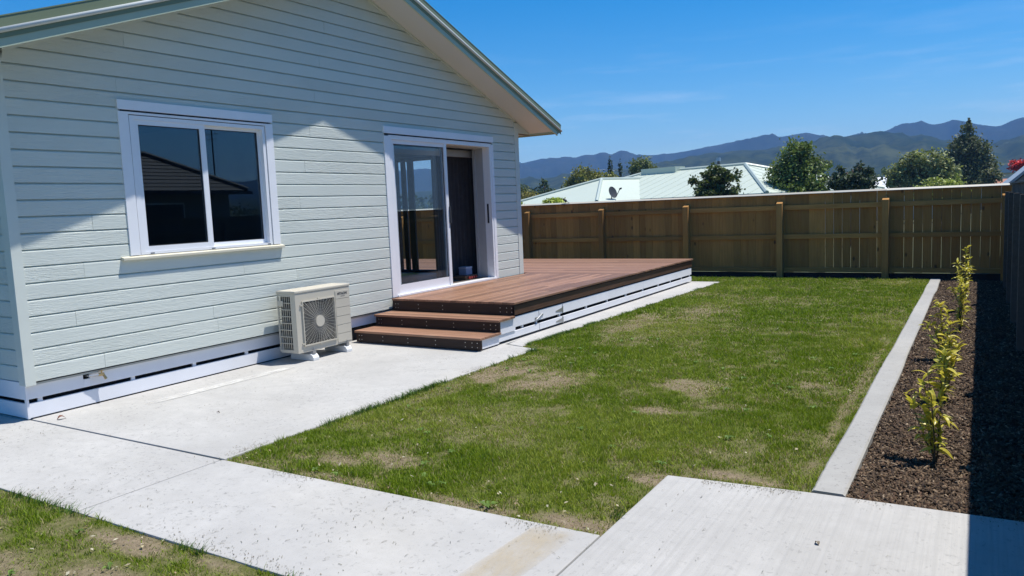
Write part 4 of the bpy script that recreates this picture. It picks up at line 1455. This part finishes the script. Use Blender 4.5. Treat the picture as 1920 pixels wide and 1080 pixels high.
sf = thing('side_fence', 'dark weathered paling fence along the right side of the bark bed', 'fence', (6.95, 8.0, 0))
pm2 = paling_mesh(0.142, 0.018, 1.555, 'y')
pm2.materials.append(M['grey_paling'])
y = -2.0
while y < 15.4:
    o = link('paling', pm2, sf)
    o.location = Vector((6.962, y + 0.071, 0.03 + random.uniform(-.004, .004))) - sf.location
    o.rotation_euler = (random.gauss(0, 0.0008), 0, random.gauss(0, 0.012))
    y += 0.142 + random.choice((0.0006, 0.001))
py = [-1.9, 0.2, 2.2, 5.2, 7.0, 8.75, 10.5, 12.3, 14.1]
for q_ in py:
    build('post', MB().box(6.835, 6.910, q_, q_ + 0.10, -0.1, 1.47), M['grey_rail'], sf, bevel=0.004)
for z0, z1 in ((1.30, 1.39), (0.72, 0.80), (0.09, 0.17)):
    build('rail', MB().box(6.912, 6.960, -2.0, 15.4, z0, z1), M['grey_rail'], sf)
build('capping', MB().box(6.925, 7.015, -2.0, 15.42, 1.588, 1.612), M['grey_rail'], sf, bevel=0.003)

# ================================================================== YOUNG SHRUBS IN THE BARK
def leaf_mesh(L, W, bend):
    mb = MB()
    n = 5
    pts = []
    for k in range(n + 1):
        t = k / n
        w = W * math.sin(math.pi * (0.06 + 0.94 * t) ** 0.85) if k < n else 0.0005
        w = max(w, 0.0006)
        z = bend * L * (t - t * t * 1.25)
        pts.append((t * L, w, z))
    for (a, wa, za), (b, wb, zb) in zip(pts[:-1], pts[1:]):
        mb.quad((a, -wa, za + wa * .35), (a, 0, za), (b, 0, zb), (b, -wb, zb + wb * .35))
        mb.quad((a, 0, za), (a, wa, za + wa * .35), (b, wb, zb + wb * .35), (b, 0, zb))
    me = bpy.data.meshes.new('leaf')
    me.from_pydata(mb.v, [], mb.f)
    me.shade_smooth()
    return me


def m_shrub_leaf():
    t = NT('golden_shrub_leaf')
    v = t.coords('Object', rand=True)
    c = t.mix(t.rand(), (0.38, 0.38, 0.025), (0.78, 0.66, 0.075))
    c = t.mix(t.rng(t.noise(v, 60, 3), .4, .7, 0, .35), c, (0.68, 0.62, 0.17))
    t.color(c)
    t.rough(0.38)
    tr = t.n('ShaderNodeBsdfTranslucent')
    t.l(c, tr.inputs[0])
    mx = t.n('ShaderNodeMixShader')
    mx.inputs[0].default_value = 0.38
    t.l(t.b.outputs[0], mx.inputs[1])
    t.l(tr.outputs[0], mx.inputs[2])
    t.l(mx.outputs[0], t.out.inputs[0])
    return t.m


ML = m_shrub_leaf()
LEAVES = [leaf_mesh(0.092, 0.0140, .35), leaf_mesh(0.074, 0.0125, .15), leaf_mesh(0.104, 0.0130, .55)]
for me in LEAVES:
    me.materials.append(ML)


def shrub(loc, height, nleaf, seed, label, lean, spread, sz=1.0):
    rd = random.Random(seed)
    root = thing('young_shrub', label, 'shrub', loc, 'young golden shrubs in a row in the bark bed')
    stems = MB()
    tips = []
    for s in range(3 if nleaf < 40 else 5):
        a = rd.uniform(0, 6.28)
        sp = rd.uniform(0.15, 1.0) * spread
        hh = height * (1.0 if s == 0 else rd.uniform(.5, .95))
        pts = [Vector((0, 0, -0.04))]
        for k in range(1, 7):
            t = k / 6
            pts.append(Vector((lean[0] * t * t + math.cos(a) * sp * t * (0.4 if s == 0 else 1) + rd.uniform(-.008, .008),
                               lean[1] * t * t + math.sin(a) * sp * t * (0.4 if s == 0 else 1) + rd.uniform(-.008, .008), hh * t)))
        stems.path(pts, [0.0055 - 0.0007 * k for k in range(7)], 5)
        tips.append(pts)
    st = build('stem', stems, M['stem'], None)
    st.parent = root
    for k in range(nleaf):
        pts = tips[k % len(tips)] if k % 4 else tips[0]
        t = rd.uniform(0.12, 1.0)
        i = min(5, int(t * 6))
        p = pts[i].lerp(pts[i + 1], t * 6 - i)
        o = bpy.data.objects.new('leaf', LEAVES[rd.randrange(3)])
        COL.objects.link(o)
        o.parent = root
        o.location = p
        s_ = sz * rd.uniform(.7, 1.2)
        o.scale = (s_, s_ * rd.uniform(.85, 1.25), s_)
        o.rotation_euler = Euler((rd.gauss(0, .45), rd.gauss(-0.35, .5), rd.uniform(0, 6.28)), 'XYZ')
    return root


shrub((6.32, 4.92, -0.03), 0.62, 170, 1, 'nearest young golden shrub with a bare dark stem, closest to the concrete pad', (-0.02, 0.10), 0.20, .9)
shrub((6.30, 6.44, -0.03), 0.60, 150, 2, 'second young golden shrub along the bark bed from the concrete pad', (-0.02, 0.05), 0.17, .85)
shrub((6.25, 8.00, -0.03), 0.56, 130, 3, 'third young golden shrub from the concrete pad, leaning towards the edging', (-0.06, 0.05), 0.15, .85)
shrub((6.34, 9.60, -0.03), 0.60, 120, 4, 'fourth young golden shrub from the concrete pad, in the middle of the row', (0.02, 0.05), 0.14, .85)
shrub((6.33, 11.3, -0.03), 0.64, 110, 5, 'young golden shrub second from the back fence in the bark bed', (-0.02, 0.0), 0.15, .85)
shrub((6.34, 13.0, -0.03), 0.74, 110, 6, 'tallest young golden shrub at the back fence end of the bark bed', (0.0, 0.0), 0.14, .85)

# a few dry leaves on the ground
def dry_leaf(loc, rz, sc, label, col):
    me = leaf_mesh(0.07 * sc, 0.02 * sc, 1.3).copy()
    me.materials.append(plain('dry_leaf', col, 0.7, 0.2, 40))
    o = bpy.data.objects.new('dry_leaf', me)
    COL.objects.link(o)
    o.location = loc
    o.rotation_euler = (0.15, -0.1, rz)
    return tag(o, label, 'leaf')


dry_leaf((0.20, 3.18, 0.004), 1.3, 1.0, 'curled reddish dry leaf on the path by the house corner', (0.17, 0.07, 0.045))
dry_leaf((1.28, 3.87, 0.004), 0.2, .4, 'tiny dark dry leaf alone in the middle of the path slab', (0.05, 0.035, 0.025))
dry_leaf((5.93, 3.45, 0.004), 2.2, .45, 'small brown dry leaf on the brushed concrete pad', (0.20, 0.16, 0.11))

# ================================================================== TREES
def leaves_mesh(name, centers, sizes, cols, parent):
    n = len(centers)
    d = rng.normal(0, 1, (n, 3))
    d[:, 2] = np.abs(d[:, 2]) * 0.8 + 0.25
    d /= np.linalg.norm(d, axis=1)[:, None]
    r = rng.normal(0, 1, (n, 3))
    u = np.cross(d, r)
    u /= np.linalg.norm(u, axis=1)[:, None]
    w = np.cross(d, u)
    s = sizes[:, None]
    k = rng.uniform(.45, .75, (n, 1))
    verts = np.stack([centers - u * s, centers + w * s * k + d * s * .15, centers + u * s, centers - w * s * k + d * s * .15], 1).reshape(-1, 3)
    fl = np.arange(n * 4)
    return mesh_np(name, verts, fl, np.full(n, 4), M['leafy'], cols, parent)


def tree(name, label, loc, H, blobs, nleaf, size, dark, light, trunk_r=0.14, group=None, cat='tree', seed=0, clump=0.48, zlow=None):
    """blobs: (cx, cy, cz, rx, ry, rz) ellipsoids of the crown, in metres from the trunk foot"""
    root = thing(name, label, cat, loc, group)
    rd = random.Random(seed)
    tk = MB()
    topz = max(b[2] for b in blobs)
    pts = [Vector((0, 0, -0.3))]
    for k in range(1, 6):
        pts.append(Vector((rd.uniform(-.06, .06) * H * .2, rd.uniform(-.06, .06) * H * .2, topz * k / 5)))
    tk.path(pts, [trunk_r * (1.15 - 0.18 * k) for k in range(6)], 8)
    for b in blobs:
        for _ in range(4):
            p = pts[rd.randrange(1, 5)]
            e = Vector((b[0] + rd.uniform(-.7, .7) * b[3], b[1] + rd.uniform(-.7, .7) * b[4], b[2] + rd.uniform(-.3, .6) * b[5]))
            m_ = p.lerp(e, .5) + Vector((0, 0, .1 * H * rd.random()))
            tk.path([p, m_, e], [trunk_r * .45, trunk_r * .28, trunk_r * .1], 5)
    t_ = build('trunk', tk, M['trunk'], None, smooth=True)
    t_.parent = root
    vol = np.array([b[3] * b[4] * b[5] for b in blobs])
    C, S = [], []
    for b, v in zip(blobs, vol / vol.sum()):
        nc = max(10, int(nleaf * v / 22))
        dirs = rng.normal(0, 1, (nc, 3))
        dirs /= np.linalg.norm(dirs, axis=1)[:, None]
        rad = rng.uniform(0.45, 1.04, nc) ** 0.6
        cc = np.array(b[:3]) + dirs * rad[:, None] * np.array(b[3:])
        m_ = 22
        off = rng.normal(0, 1, (nc, m_, 3)) * (np.array(b[3:]) * clump * 0.42)
        C.append((cc[:, None, :] + off).reshape(-1, 3))
        S.append(np.repeat(rng.random(nc), m_))
    C = np.concatenate(C)
    S = np.concatenate(S)
    if zlow is not None:
        ok = C[:, 2] > zlow
        C, S = C[ok], S[ok]
    n = len(C)
    mixv = np.clip(S * 0.65 + rng.random(n) * 0.45, 0, 1)[:, None]
    col = np.array(dark) * 1.2 * (1 - mixv) + np.array(light) * 2.4 * mixv
    o = leaves_mesh('crown', C, rng.uniform(.6, 1.3, n) * size, col, None)
    o.parent = root
    return root


G_BACK = 'trees behind the back fence'
tree('broadleaf_tree', 'upright rounded mid-green tree in front of the pale roof end behind the fence', (0.72, 30.0, 0), 3.6,
     [(-.05, 0, 2.75, .62, .6, .75), (-.45, 0, 2.2, .62, .6, .7), (.45, 0, 2.15, .6, .6, .7), (0.1, 0, 3.15, .35, .35, .35), (0, -.2, 1.6, .95, .8, .6)], 9000, .065, (0.020, 0.036, 0.010), (0.105, 0.135, 0.036), .12, G_BACK, seed=1)
tree('bush_tree', 'small round dark green tree before the middle of the pale green roof', (0.15, 21.5, 0), 2.5,
     [(-.32, 0, 1.95, .42, .4, .38), (.30, 0, 1.95, .42, .4, .42), (0, 0, 2.12, .42, .4, .33), (0, 0, 1.6, .6, .5, .3)], 4200, .055, (0.014, 0.024, 0.009), (0.075, 0.092, 0.034), .08, G_BACK, seed=2, clump=.3)
tree('conifer_tree', 'sparse dark spiky tree between the round tree and the pale shrub', (3.05, 26.5, 0), 2.6,
     [(-.17, 0, 1.9, .50, .4, .27), (.24, 0, 1.88, .42, .4, .25), (-.42, 0, 2.18, .15, .14, .2), (.17, 0, 2.28, .15, .14, .25), (.37, 0, 2.15, .18, .14, .16)], 3600, .058, (0.012, 0.022, 0.012), (0.050, 0.066, 0.040), .10, G_BACK, seed=3, clump=.55)
tree('pale_tree', 'wide feathery pale green tree left of the tallest tree', (3.8, 45.0, 0), 3.8,
     [(-1.0, 0, 2.4, .6, .6, .5), (-.3, 0, 2.9, .7, .6, .55), (.5, 0, 2.85, .75, .6, .6), (1.1, 0, 2.4, .65, .6, .7), (-.6, 0, 1.9, .9, .7, .5), (.5, 0, 1.9, 1.0, .7, .6)], 9500, .085, (0.035, 0.048, 0.020), (0.165, 0.175, 0.075), .15, G_BACK, seed=4)
tree('tall_tree', 'tallest dark pointed tree rising above the hills behind the fence corner', (5.75, 60.0, 0), 6.2,
     [(-.1, 0, 5.05, .5, .5, .7), (-.45, 0, 4.2, .85, .8, .75), (.4, 0, 4.1, .85, .8, .8), (-.7, 0, 3.1, .85, .9, .8), (.75, 0, 3.0, .85, .9, .8), (0, 0, 2.4, 1.4, 1.1, .8), (0.0, 0, 5.65, .16, .16, .35)], 12000, .10, (0.016, 0.024, 0.012), (0.078, 0.086, 0.040), .22, G_BACK, seed=5)
tree('hedge_shrub', 'low yellow-green hedge shrub under the tallest tree by the fence capping', (5.25, 33.0, 0), 2.0,
     [(-.35, 0, 1.75, .45, .4, .25), (.3, 0, 1.78, .45, .4, .25), (0, 0, 1.4, .8, .5, .4)], 2600, .05, (0.06, 0.085, 0.018), (0.22, 0.24, 0.07), .07, G_BACK, 'shrub', seed=6)
tree('red_tree', 'small red flowering tree above the grey shed roof', (7.95, 40.0, 0), 3.0,
     [(-.15, 0, 2.42, .30, .3, .20), (.25, 0, 2.45, .3, .3, .22)], 1300, .06, (0.10, 0.015, 0.018), (0.42, 0.05, 0.06), .07, G_BACK, seed=7)
tree('low_tree', 'dull green tree beside the grey shed roof at the far right', (6.98, 52.0, 0), 2.8,
     [(0, 0, 2.0, .5, .4, .5), (-.4, 0, 1.8, .4, .4, .3)], 1500, .08, (0.03, 0.036, 0.018), (0.10, 0.10, 0.05), .08, G_BACK, seed=8)
# clump seen just right of the house corner
tree('dark_tree', 'dark rounded tree right beside the house corner behind the fence', (-18.2, 42.0, 0), 3.2,
     [(-.1, 0, 2.2, .65, .6, .65), (.2, 0, 1.5, .8, .6, .6)], 3200, .08, (0.014, 0.024, 0.010), (0.075, 0.085, 0.03), .12, G_BACK, seed=9)
tree('dark_tree', 'pointed dark tree second from the house corner behind the fence', (-18.3, 45.0, 0), 3.8,
     [(0, 0, 2.85, .35, .3, .45), (.1, 0, 2.2, .7, .6, .5), (.3, 0, 1.7, .8, .6, .5)], 3200, .08, (0.012, 0.022, 0.012), (0.05, 0.066, 0.03), .12, G_BACK, seed=10)
tree('golden_shrub', 'bright yellow-green shrub peeping over the fence near the house corner', (-8.6, 24.0, 0), 1.9,
     [(-.3, 0, 1.62, .45, .4, .22), (.35, 0, 1.58, .45, .4, .18)], 2600, .05, (0.11, 0.14, 0.02), (0.30, 0.30, 0.06), .06, G_BACK, 'shrub', seed=11)
tree('golden_shrub', 'bright green shrub tip over the fence before the left roof hip', (-5.35, 22.0, 0), 1.9,
     [(0, 0, 1.62, .36, .3, .17)], 1300, .045, (0.08, 0.12, 0.02), (0.25, 0.28, 0.06), .05, G_BACK, 'shrub', seed=12)
tree('rusty_shrub', 'olive and rust coloured shrub left of the pale roof', (-14.1, 36.0, 0), 2.4,
     [(-.3, 0, 1.9, .6, .5, .4), (.5, 0, 1.75, .6, .5, .35)], 2600, .065, (0.06, 0.055, 0.018), (0.16, 0.14, 0.04), .07, G_BACK, 'shrub', seed=13)
tree('palm_clump', 'tall bushy yellow-green clump rising behind the left end of the pale roof', (-18.0, 50.0, 0), 4.6,
     [(-.9, 0, 2.6, .7, .6, .8), (-.2, 0, 3.3, .7, .6, .9), (.6, 0, 3.2, .7, .6, .8), (1.4, 0, 2.9, .7, .6, .8), (2.2, 0, 2.9, .6, .6, .7), (0.5, 0, 2.0, 1.8, .8, .7)], 9000, .095, (0.026, 0.034, 0.010), (0.17, 0.165, 0.045), .16, G_BACK, seed=14)
for px_, h_, nm_ in ((-16.2, 4.55, 'left'), (-15.45, 4.35, 'right')):
    tree('cypress', 'slim dark cypress, the %s of two beside the bushy clump behind the roof' % ('taller' if nm_ == 'left' else 'shorter'), (px_, 51.0, 0), h_,
         [(0, 0, h_ * .8, .17, .17, h_ * .22), (0, 0, h_ * .5, .24, .2, h_ * .3)], 1100, .07, (0.010, 0.018, 0.008), (0.035, 0.05, 0.02), .07, 'slim cypresses behind the pale roof', seed=15)
tree('round_tree', 'rounded olive tree behind the apex of the left roof hip', (-15.4, 55.0, 0), 5.0,
     [(0, 0, 3.9, .95, .8, .85), (.5, 0, 3.3, .9, .8, .7)], 3600, .10, (0.028, 0.042, 0.016), (0.11, 0.125, 0.045), .15, G_BACK, seed=16)
tree('round_tree', 'dark tree top showing just above the pale roof ridge near the flue', (-4.9, 62.0, 0), 4.5,
     [(-.4, 0, 3.85, .9, .7, .45), (.9, 0, 3.75, .8, .7, .4)], 2600, .10, (0.018, 0.028, 0.012), (0.07, 0.085, 0.035), .15, G_BACK, seed=17)

# far belt of suburb trees that reads as one mass
def belt(n, nleaf=60):
    az = np.radians(rng.uniform(-100, 60, n))
    rr = rng.uniform(110, 380, n)
    c = np.stack([CAM.x + np.sin(az) * rr, np.cos(az) * rr, np.zeros(n)], -1)
    h = rng.uniform(2.0, 6.0, n) * (0.65 + 0.5 * vnoise(c[:, 0] / 30 + 50, c[:, 1] / 30 + 9))
    w = h * rng.uniform(.5, 1.1, n)
    dd = rng.normal(0, 1, (n, nleaf, 3))
    dd /= np.linalg.norm(dd, axis=2)[..., None]
    P = c[:, None, :] + dd * np.stack([w, w, h * .5], -1)[:, None, :] * rng.uniform(.5, 1, (n, nleaf, 1)) + np.stack([0 * h, 0 * h, h * .5], -1)[:, None, :]
    P = P.reshape(-1, 3)
    sz = np.repeat(w, nleaf) * rng.uniform(.08, .17, n * nleaf)
    base = np.array([0.032, 0.046, 0.02]) * rng.uniform(.5, 2.0, (n, 1))
    col = np.repeat(base, nleaf, 0) * rng.uniform(.7, 1.4, (n * nleaf, 1))
    o = leaves_mesh('distant_trees', P, sz, col, None)
    o['kind'] = 'stuff'


belt(1500)

# ================================================================== NEIGHBOURING BUILDINGS
def hip_roof(name_parent, local_to_world, L, W, zr, ze, ribs_mat, roof_mat, cap_mat, rib=0.60, front_hip=True, back_hip=True):
    """ridge along local x from 0..L at height zr; eaves W away at ze"""
    T = local_to_world
    P = lambda x, y, z: T @ Vector((x, y, z))
    xe0 = -W if back_hip else 0
    xe1 = L + W if front_hip else L
    A, B = (0, 0, zr), (L, 0, zr)
    c = [(xe0, -W, ze), (xe1, -W, ze), (xe1, W, ze), (xe0, W, ze)]
    faces = {'front': [c[0], c[1], B, A], 'right': [c[1], c[2], B], 'back': [c[2], c[3], A, B], 'left': [c[3], c[0], A]}
    mb = MB()
    for f in faces.values():
        mb.quad(*[P(*p) for p in f])
    mb.quad(*[P(p[0], p[1], p[2] - 0.12) for p in reversed(c)])
    for i in range(4):
        a, b = c[i], c[(i + 1) % 4]
        mb.quad(P(a[0], a[1], a[2] - .12), P(b[0], b[1], b[2] - .12), P(*b), P(*a))
    rf = build('roof', mb, roof_mat, name_parent)
    caps = MB()
    for a, b in ((A, B), (A, c[0]), (A, c[3]), (B, c[1]), (B, c[2])):
        caps.tube(P(a[0], a[1], a[2] + .02), P(b[0], b[1], b[2] + .02), 0.075, n=6)
    build('roof_capping', caps, cap_mat, rf)
    if rib:
        rb = MB()
        sl = (zr - ze) / W
        x = xe0 + 0.2
        hw, hh = 0.030, 0.012
        while x < xe1 - 0.1:
            top = 0.0
            if x < 0:
                top = -x
            elif x > L:
                top = x - L
            if top < W - 0.15:
                for s in (-1, 1):
                    q = [(x - hw, s * top, zr - sl * top), (x + hw, s * top, zr - sl * top), (x + hw, s * W, ze), (x - hw, s * W, ze)]
                    rb.loft([P(*p) for p in q], [P(p[0], p[1], p[2] + hh) for p in q])
            x += rib
        y = -W + 0.25
        while y < W - 0.2:
            for s, ex, on in ((1, L, front_hip), (-1, 0, back_hip)):
                if on:
                    q = [(ex + s * abs(y), y - hw, zr - sl * abs(y)), (ex + s * abs(y), y + hw, zr - sl * abs(y)), (ex + s * W, y + hw, ze), (ex + s * W, y - hw, ze)]
                    rb.loft([P(*p) for p in q], [P(p[0], p[1], p[2] + hh) for p in q])
            y += rib
        r_ = build('roof_ribs', rb, ribs_mat, rf)
        r_['kind'] = 'stuff'
    wl = MB()
    i_ = 0.45
    q = [(xe0 + i_, -W + i_), (xe1 - i_, -W + i_), (xe1 - i_, W - i_), (xe0 + i_, W - i_)]
    wl.loft([P(a, b, -0.1) for a, b in q], [P(a, b, ze - 0.02) for a, b in q])
    build('wall', wl, M['nwall'], name_parent)
    return rf


nh = thing('neighbour_house', 'neighbouring house with a pale green ribbed hip roof behind the back fence', 'house', (-4.7, 34.0, 0))
th_ = R(-23)
Rt = Vector((-2.0, 33.0, 0))
Lm = Vector((-7.35, 35.27, 0))
Tm = Matrix.Translation(Lm) @ Matrix.Rotation(th_, 4, 'Z')
Lr = (Rt - Lm).length
hip_roof(nh, Tm, Lr, 3.9, 2.93, 1.68, M['nroof'], M['nroof'], M['nroof_cap'])
# lower wing: ridge runs away from us
Aw = Vector((-8.2, 32.0, 0))
back_dir = Vector((0.39, 0.92, 0))
St = Aw + back_dir * 5.0
ang = math.atan2((Aw - St).y, (Aw - St).x)
Tw = Matrix.Translation(St) @ Matrix.Rotation(ang, 4, 'Z')
hip_roof(nh, Tw, 5.0, 3.15, 2.63, 1.62, M['nroof'], M['nroof'], M['nroof_cap'], rib=0, back_hip=False)
# raised ridge ventilator and flue
rvx = MB()
for p, q, h in ((0.0, 2.2, .17),):
    c8 = [Tm @ Vector((p, -.32, 2.78)), Tm @ Vector((q, -.32, 2.78)), Tm @ Vector((q, .32, 2.78)), Tm @ Vector((p, .32, 2.78))]
    rvx.loft(c8, [v_ + Vector((0, 0, h + .15)) for v_ in c8])
build('ridge_vent', rvx, M['nroof'], nh)
flp = Tm @ Vector((3.75, 0.8, 2.6))
fl_ = build('flue', MB().tube(flp, flp + Vector((0, 0, .62)), .06, n=10), M['dark_steel'], nh)
build('flue_cowl', MB().tube(flp + Vector((0, 0, .62)), flp + Vector((0, 0, .78)), .11, .09, n=10), M['galv'], fl_)
# satellite dish on the hip
dpos = Vector((-6.35, 29.0, 1.98))
ds = thing('satellite_dish', 'dark satellite dish on a bracket at the left roof hip', 'satellite dish', (dpos.x, dpos.y, 1.5))
dn = Vector((.90, -.25, .30)).normalized()
dm = MB()
s_, t_ = dn.orthogonal().normalized(), None
t_ = dn.cross(s_)
rings = []
for k in range(6):
    r = 0.25 * k / 5
    rings.append([dpos + (s_ * math.cos(a * .3927) + t_ * math.sin(a * .3927)) * r + dn * (r * r * .55) for a in range(16)])
for a, b in zip(rings[:-1], rings[1:]):
    dm.loft(a, b, cap=False)
build('dish', dm, M['dark_steel'], ds, smooth=True)
build('feed_arm', MB().tube(dpos - t_ * .25, dpos + dn * .42, .016).tube(dpos + dn * .40, dpos + dn * .50, .035), M['dark_steel'], ds)
build('bracket', MB().tube(dpos, dpos - dn * .06, .04).tube(dpos - dn * .05, Vector((dpos.x - .03, dpos.y, 1.45)), .022), M['dark_steel'], ds)

# white roofed building glimpsed between the trees
wh = thing('white_house', 'white roofed building glimpsed between the trees behind the fence', 'house', (1.6, 52.0, 0))
build('wall', MB().box(-1.0, 4.2, 50.0, 56.0, -0.1, 1.6), M['nwall'], wh)
build('roof', MB().prism([(49.6, 1.62), (56.4, 1.62), (53.0, 2.45)], 'x', -1.3, 4.5), plain('white_roof', (0.74, 0.75, 0.76), .5), wh)
fh = thing('far_house', 'low far house with a grey roof left of the pale roof', 'house', (-26, 66, 0))
build('wall', MB().box(-30, -22, 64, 72, -0.1, 1.6), M['nwall'], fh)
build('roof', MB().prism([(63.5, 1.62), (72.5, 1.62), (68.0, 2.6)], 'x', -30.4, -21.6), plain('grey_roof', (0.36, 0.37, 0.37), .6), fh)
oh_ = thing('tiled_cottage', 'far cottage with an orange tiled roof above the fence corner', 'house', (8.4, 70, 0))
build('wall', MB().box(6.2, 10.5, 68, 74, -0.1, 1.5), M['nwall'], oh_)
build('roof', MB().prism([(67.6, 1.55), (74.4, 1.55), (71.0, 2.15)], 'x', 5.9, 10.9), plain('orange_tile', (0.36, 0.15, 0.08), .7), oh_)
gh = thing('hillside_house', 'far pale roofed house right of the tallest tree', 'house', (9.0, 95, 0))
build('wall', MB().box(6.9, 11.5, 93, 100, -0.1, 2.9), M['nwall'], gh)
build('roof', MB().prism([(6.6, 2.92), (11.8, 2.92), (8.1, 3.9)], 'y', 92.6, 100.4), plain('pale_blue_roof', (0.42, 0.47, 0.50), .6), gh)

# grey steel shed beyond the side fence
sh = thing('shed', 'grey ribbed steel shed with a sloping roof beyond the side fence', 'shed', (9, 20, 0))
wl = MB().prism([(7.03, -0.1), (11.0, -0.1), (11.0, 3.4), (9.0, 3.4), (7.03, 1.62)], 'y', 16.3, 22.0)
build('wall', wl, M['shed'], sh)
rbm = MB()
for k in range(19):
    xx = 7.06 + k * 0.1
    rbm.box(xx, xx + 0.03, 16.285, 16.2995, -0.1, min(3.35, 1.60 + (xx - 7.03) * 0.90))
build('wall_ribs', rbm, M['shed'], sh, kind='stuff')
build('roof', MB().loft([(6.90, 16.1, 1.53), (6.90, 22.2, 1.53), (6.90, 22.2, 1.59), (6.90, 16.1, 1.59)], [(9.05, 16.1, 3.47), (9.05, 22.2, 3.47), (9.05, 22.2, 3.53), (9.05, 16.1, 3.53)]), M['shed_roof'], sh)

# dark tiled house across the side fence (seen only as a reflection in the window)
dh = thing('tiled_house', 'dark tiled hip roof house mirrored in the left window', 'house', (19.5, 12.0, 0))
build('wall', MB().box(17.5, 21.5, 4.5, 19.1, -0.1, 2.5), plain('dark_render', (0.20, 0.19, 0.18), .8), dh)
rt = MB()
W_, ze_, zr_ = 2.5, 2.58, 3.98
ncs = 10
for k in range(ncs):
    a, b = k / ncs, (k + 1) / ncs
    za, zb = ze_ + (zr_ - ze_) * a, ze_ + (zr_ - ze_) * b
    ring = lambda t, z: [(17 + W_ * t, 4 + W_ * t, z), (22 - W_ * t, 4 + W_ * t, z), (22 - W_ * t, 19.6 - W_ * t, z), (17 + W_ * t, 19.6 - W_ * t, z)]
    r0 = ring(a, za + 0.035)
    r1 = ring(min(b, .999), zb + 0.012)
    rt.loft(r0, r1, cap=False)
    rt.loft(ring(a, za - 0.0), r0, cap=False)
trf = build('roof', rt, M['tile'], dh)
cpm = MB()
cpm.tube((17, 19.6, 2.64), (19.5, 17.1, 4.05), .09, n=6).tube((19.5, 17.1, 4.05), (19.5, 6.5, 4.05), .09, n=6).tube((17, 4, 2.64), (19.5, 6.5, 4.05), .09, n=6)
build('ridge_tiles', cpm, M['tile'], trf)
build('gutter', MB().box(16.86, 16.995, 3.9, 19.7, 2.46, 2.575), M['dark_steel'], dh)
for yy in (7.0, 11.5, 15.5):
    wf = build('window', MB().box(17.44, 17.495, yy, yy + 1.6, 1.1, 2.2), M['upvc'], dh)
    build('pane', MB().box(17.425, 17.4395, yy + .06, yy + 1.54, 1.16, 2.14), M['hp_dark'], wf)
ant = MB().tube((20.0, 20.5, -0.1), (20.0, 20.5, 5.2), .03).tube((19.6, 20.5, 5.0), (20.4, 20.5, 5.0), .015).tube((19.7, 20.5, 4.8), (20.3, 20.5, 4.8), .015)
tag(build('aerial', ant, M['dark_steel']), 'thin roof aerial mirrored in the right pane of the left window', 'aerial')

# street lamp far off, and a small bird on the fence capping
lp = thing('street_lamp', 'thin curved street lamp far beyond the pale roof', 'street lamp', (-32.0, 90.0, 0))
build('pole', MB().path([Vector((-32, 90, -.1)), Vector((-32, 90, 5.0)), Vector((-32.1, 90, 5.4)), Vector((-32.6, 90, 5.62)), Vector((-33.1, 90, 5.60))], [.07, .05, .045, .04, .04], 6), M['galv'], lp)
build('lamp_head', MB().box(-33.7, -33.05, 89.85, 90.15, 5.52, 5.64), plain('lamp_housing', (.7, .7, .7), .4), lp, bevel=.03)
lp2 = thing('street_lamp', 'fainter second street lamp just left of the curved one', 'street lamp', (-47, 120, 0))
build('pole', MB().path([Vector((-47, 120, -.1)), Vector((-47, 120, 6.6)), Vector((-47.3, 120, 7.1)), Vector((-48.2, 120, 7.25))], [.08, .06, .05, .05], 6), M['galv'], lp2)
build('lamp_head', MB().box(-48.9, -48.1, 119.85, 120.15, 7.15, 7.3), plain('lamp_housing', (.7, .7, .7), .4), lp2, bevel=.03)

bd_ = thing('bird', 'small dark bird perched on the back fence capping near the house', 'bird', (-1.50, 15.47, 1.602))
bm = bmesh.new()
bmesh.ops.create_uvsphere(bm, u_segments=14, v_segments=10, radius=1)
for v in bm.verts:
    x, y, z = v.co
    v.co = Vector((x * .050 * (1.0 - .25 * (x > 0) * x), y * .026, z * .028))
bmesh.ops.rotate(bm, verts=bm.verts, cent=(0, 0, 0), matrix=Matrix.Rotation(R(32), 3, 'Y'))
bmesh.ops.translate(bm, verts=bm.verts, vec=(0, 0, .048))
hd = bmesh.ops.create_uvsphere(bm, u_segments=12, v_segments=8, radius=.021)['verts']
bmesh.ops.translate(bm, verts=hd, vec=(-.045, 0, .082))
me = bpy.data.meshes.new('bird_body')
bm.to_mesh(me)
bm.free()
me.shade_smooth()
me.materials.append(plain('dark_feathers', (0.045, 0.040, 0.038), .7))
o = bpy.data.objects.new('bird_body', me)
COL.objects.link(o)
o.parent = bd_
bp_ = build('beak', MB().tube((-.063, 0, .083), (-.080, 0, .080), .006, .001, 6), plain('beak_horn', (.25, .16, .05), .5))
bp_.parent = bd_
tl = build('tail', MB().loft([(.030, -.012, .026), (.030, .012, .026), (.030, .012, .034), (.030, -.012, .034)], [(.095, -.014, -.012), (.095, .014, -.012), (.095, .014, -.008), (.095, -.014, -.008)]), me.materials[0])
tl.parent = bd_
for s in (-1, 1):
    lg = build('leg', MB().tube((-.004, s * .010, .028), (-.006, s * .011, 0.0005), .0022, n=5), me.materials[0])
    lg.parent = bd_
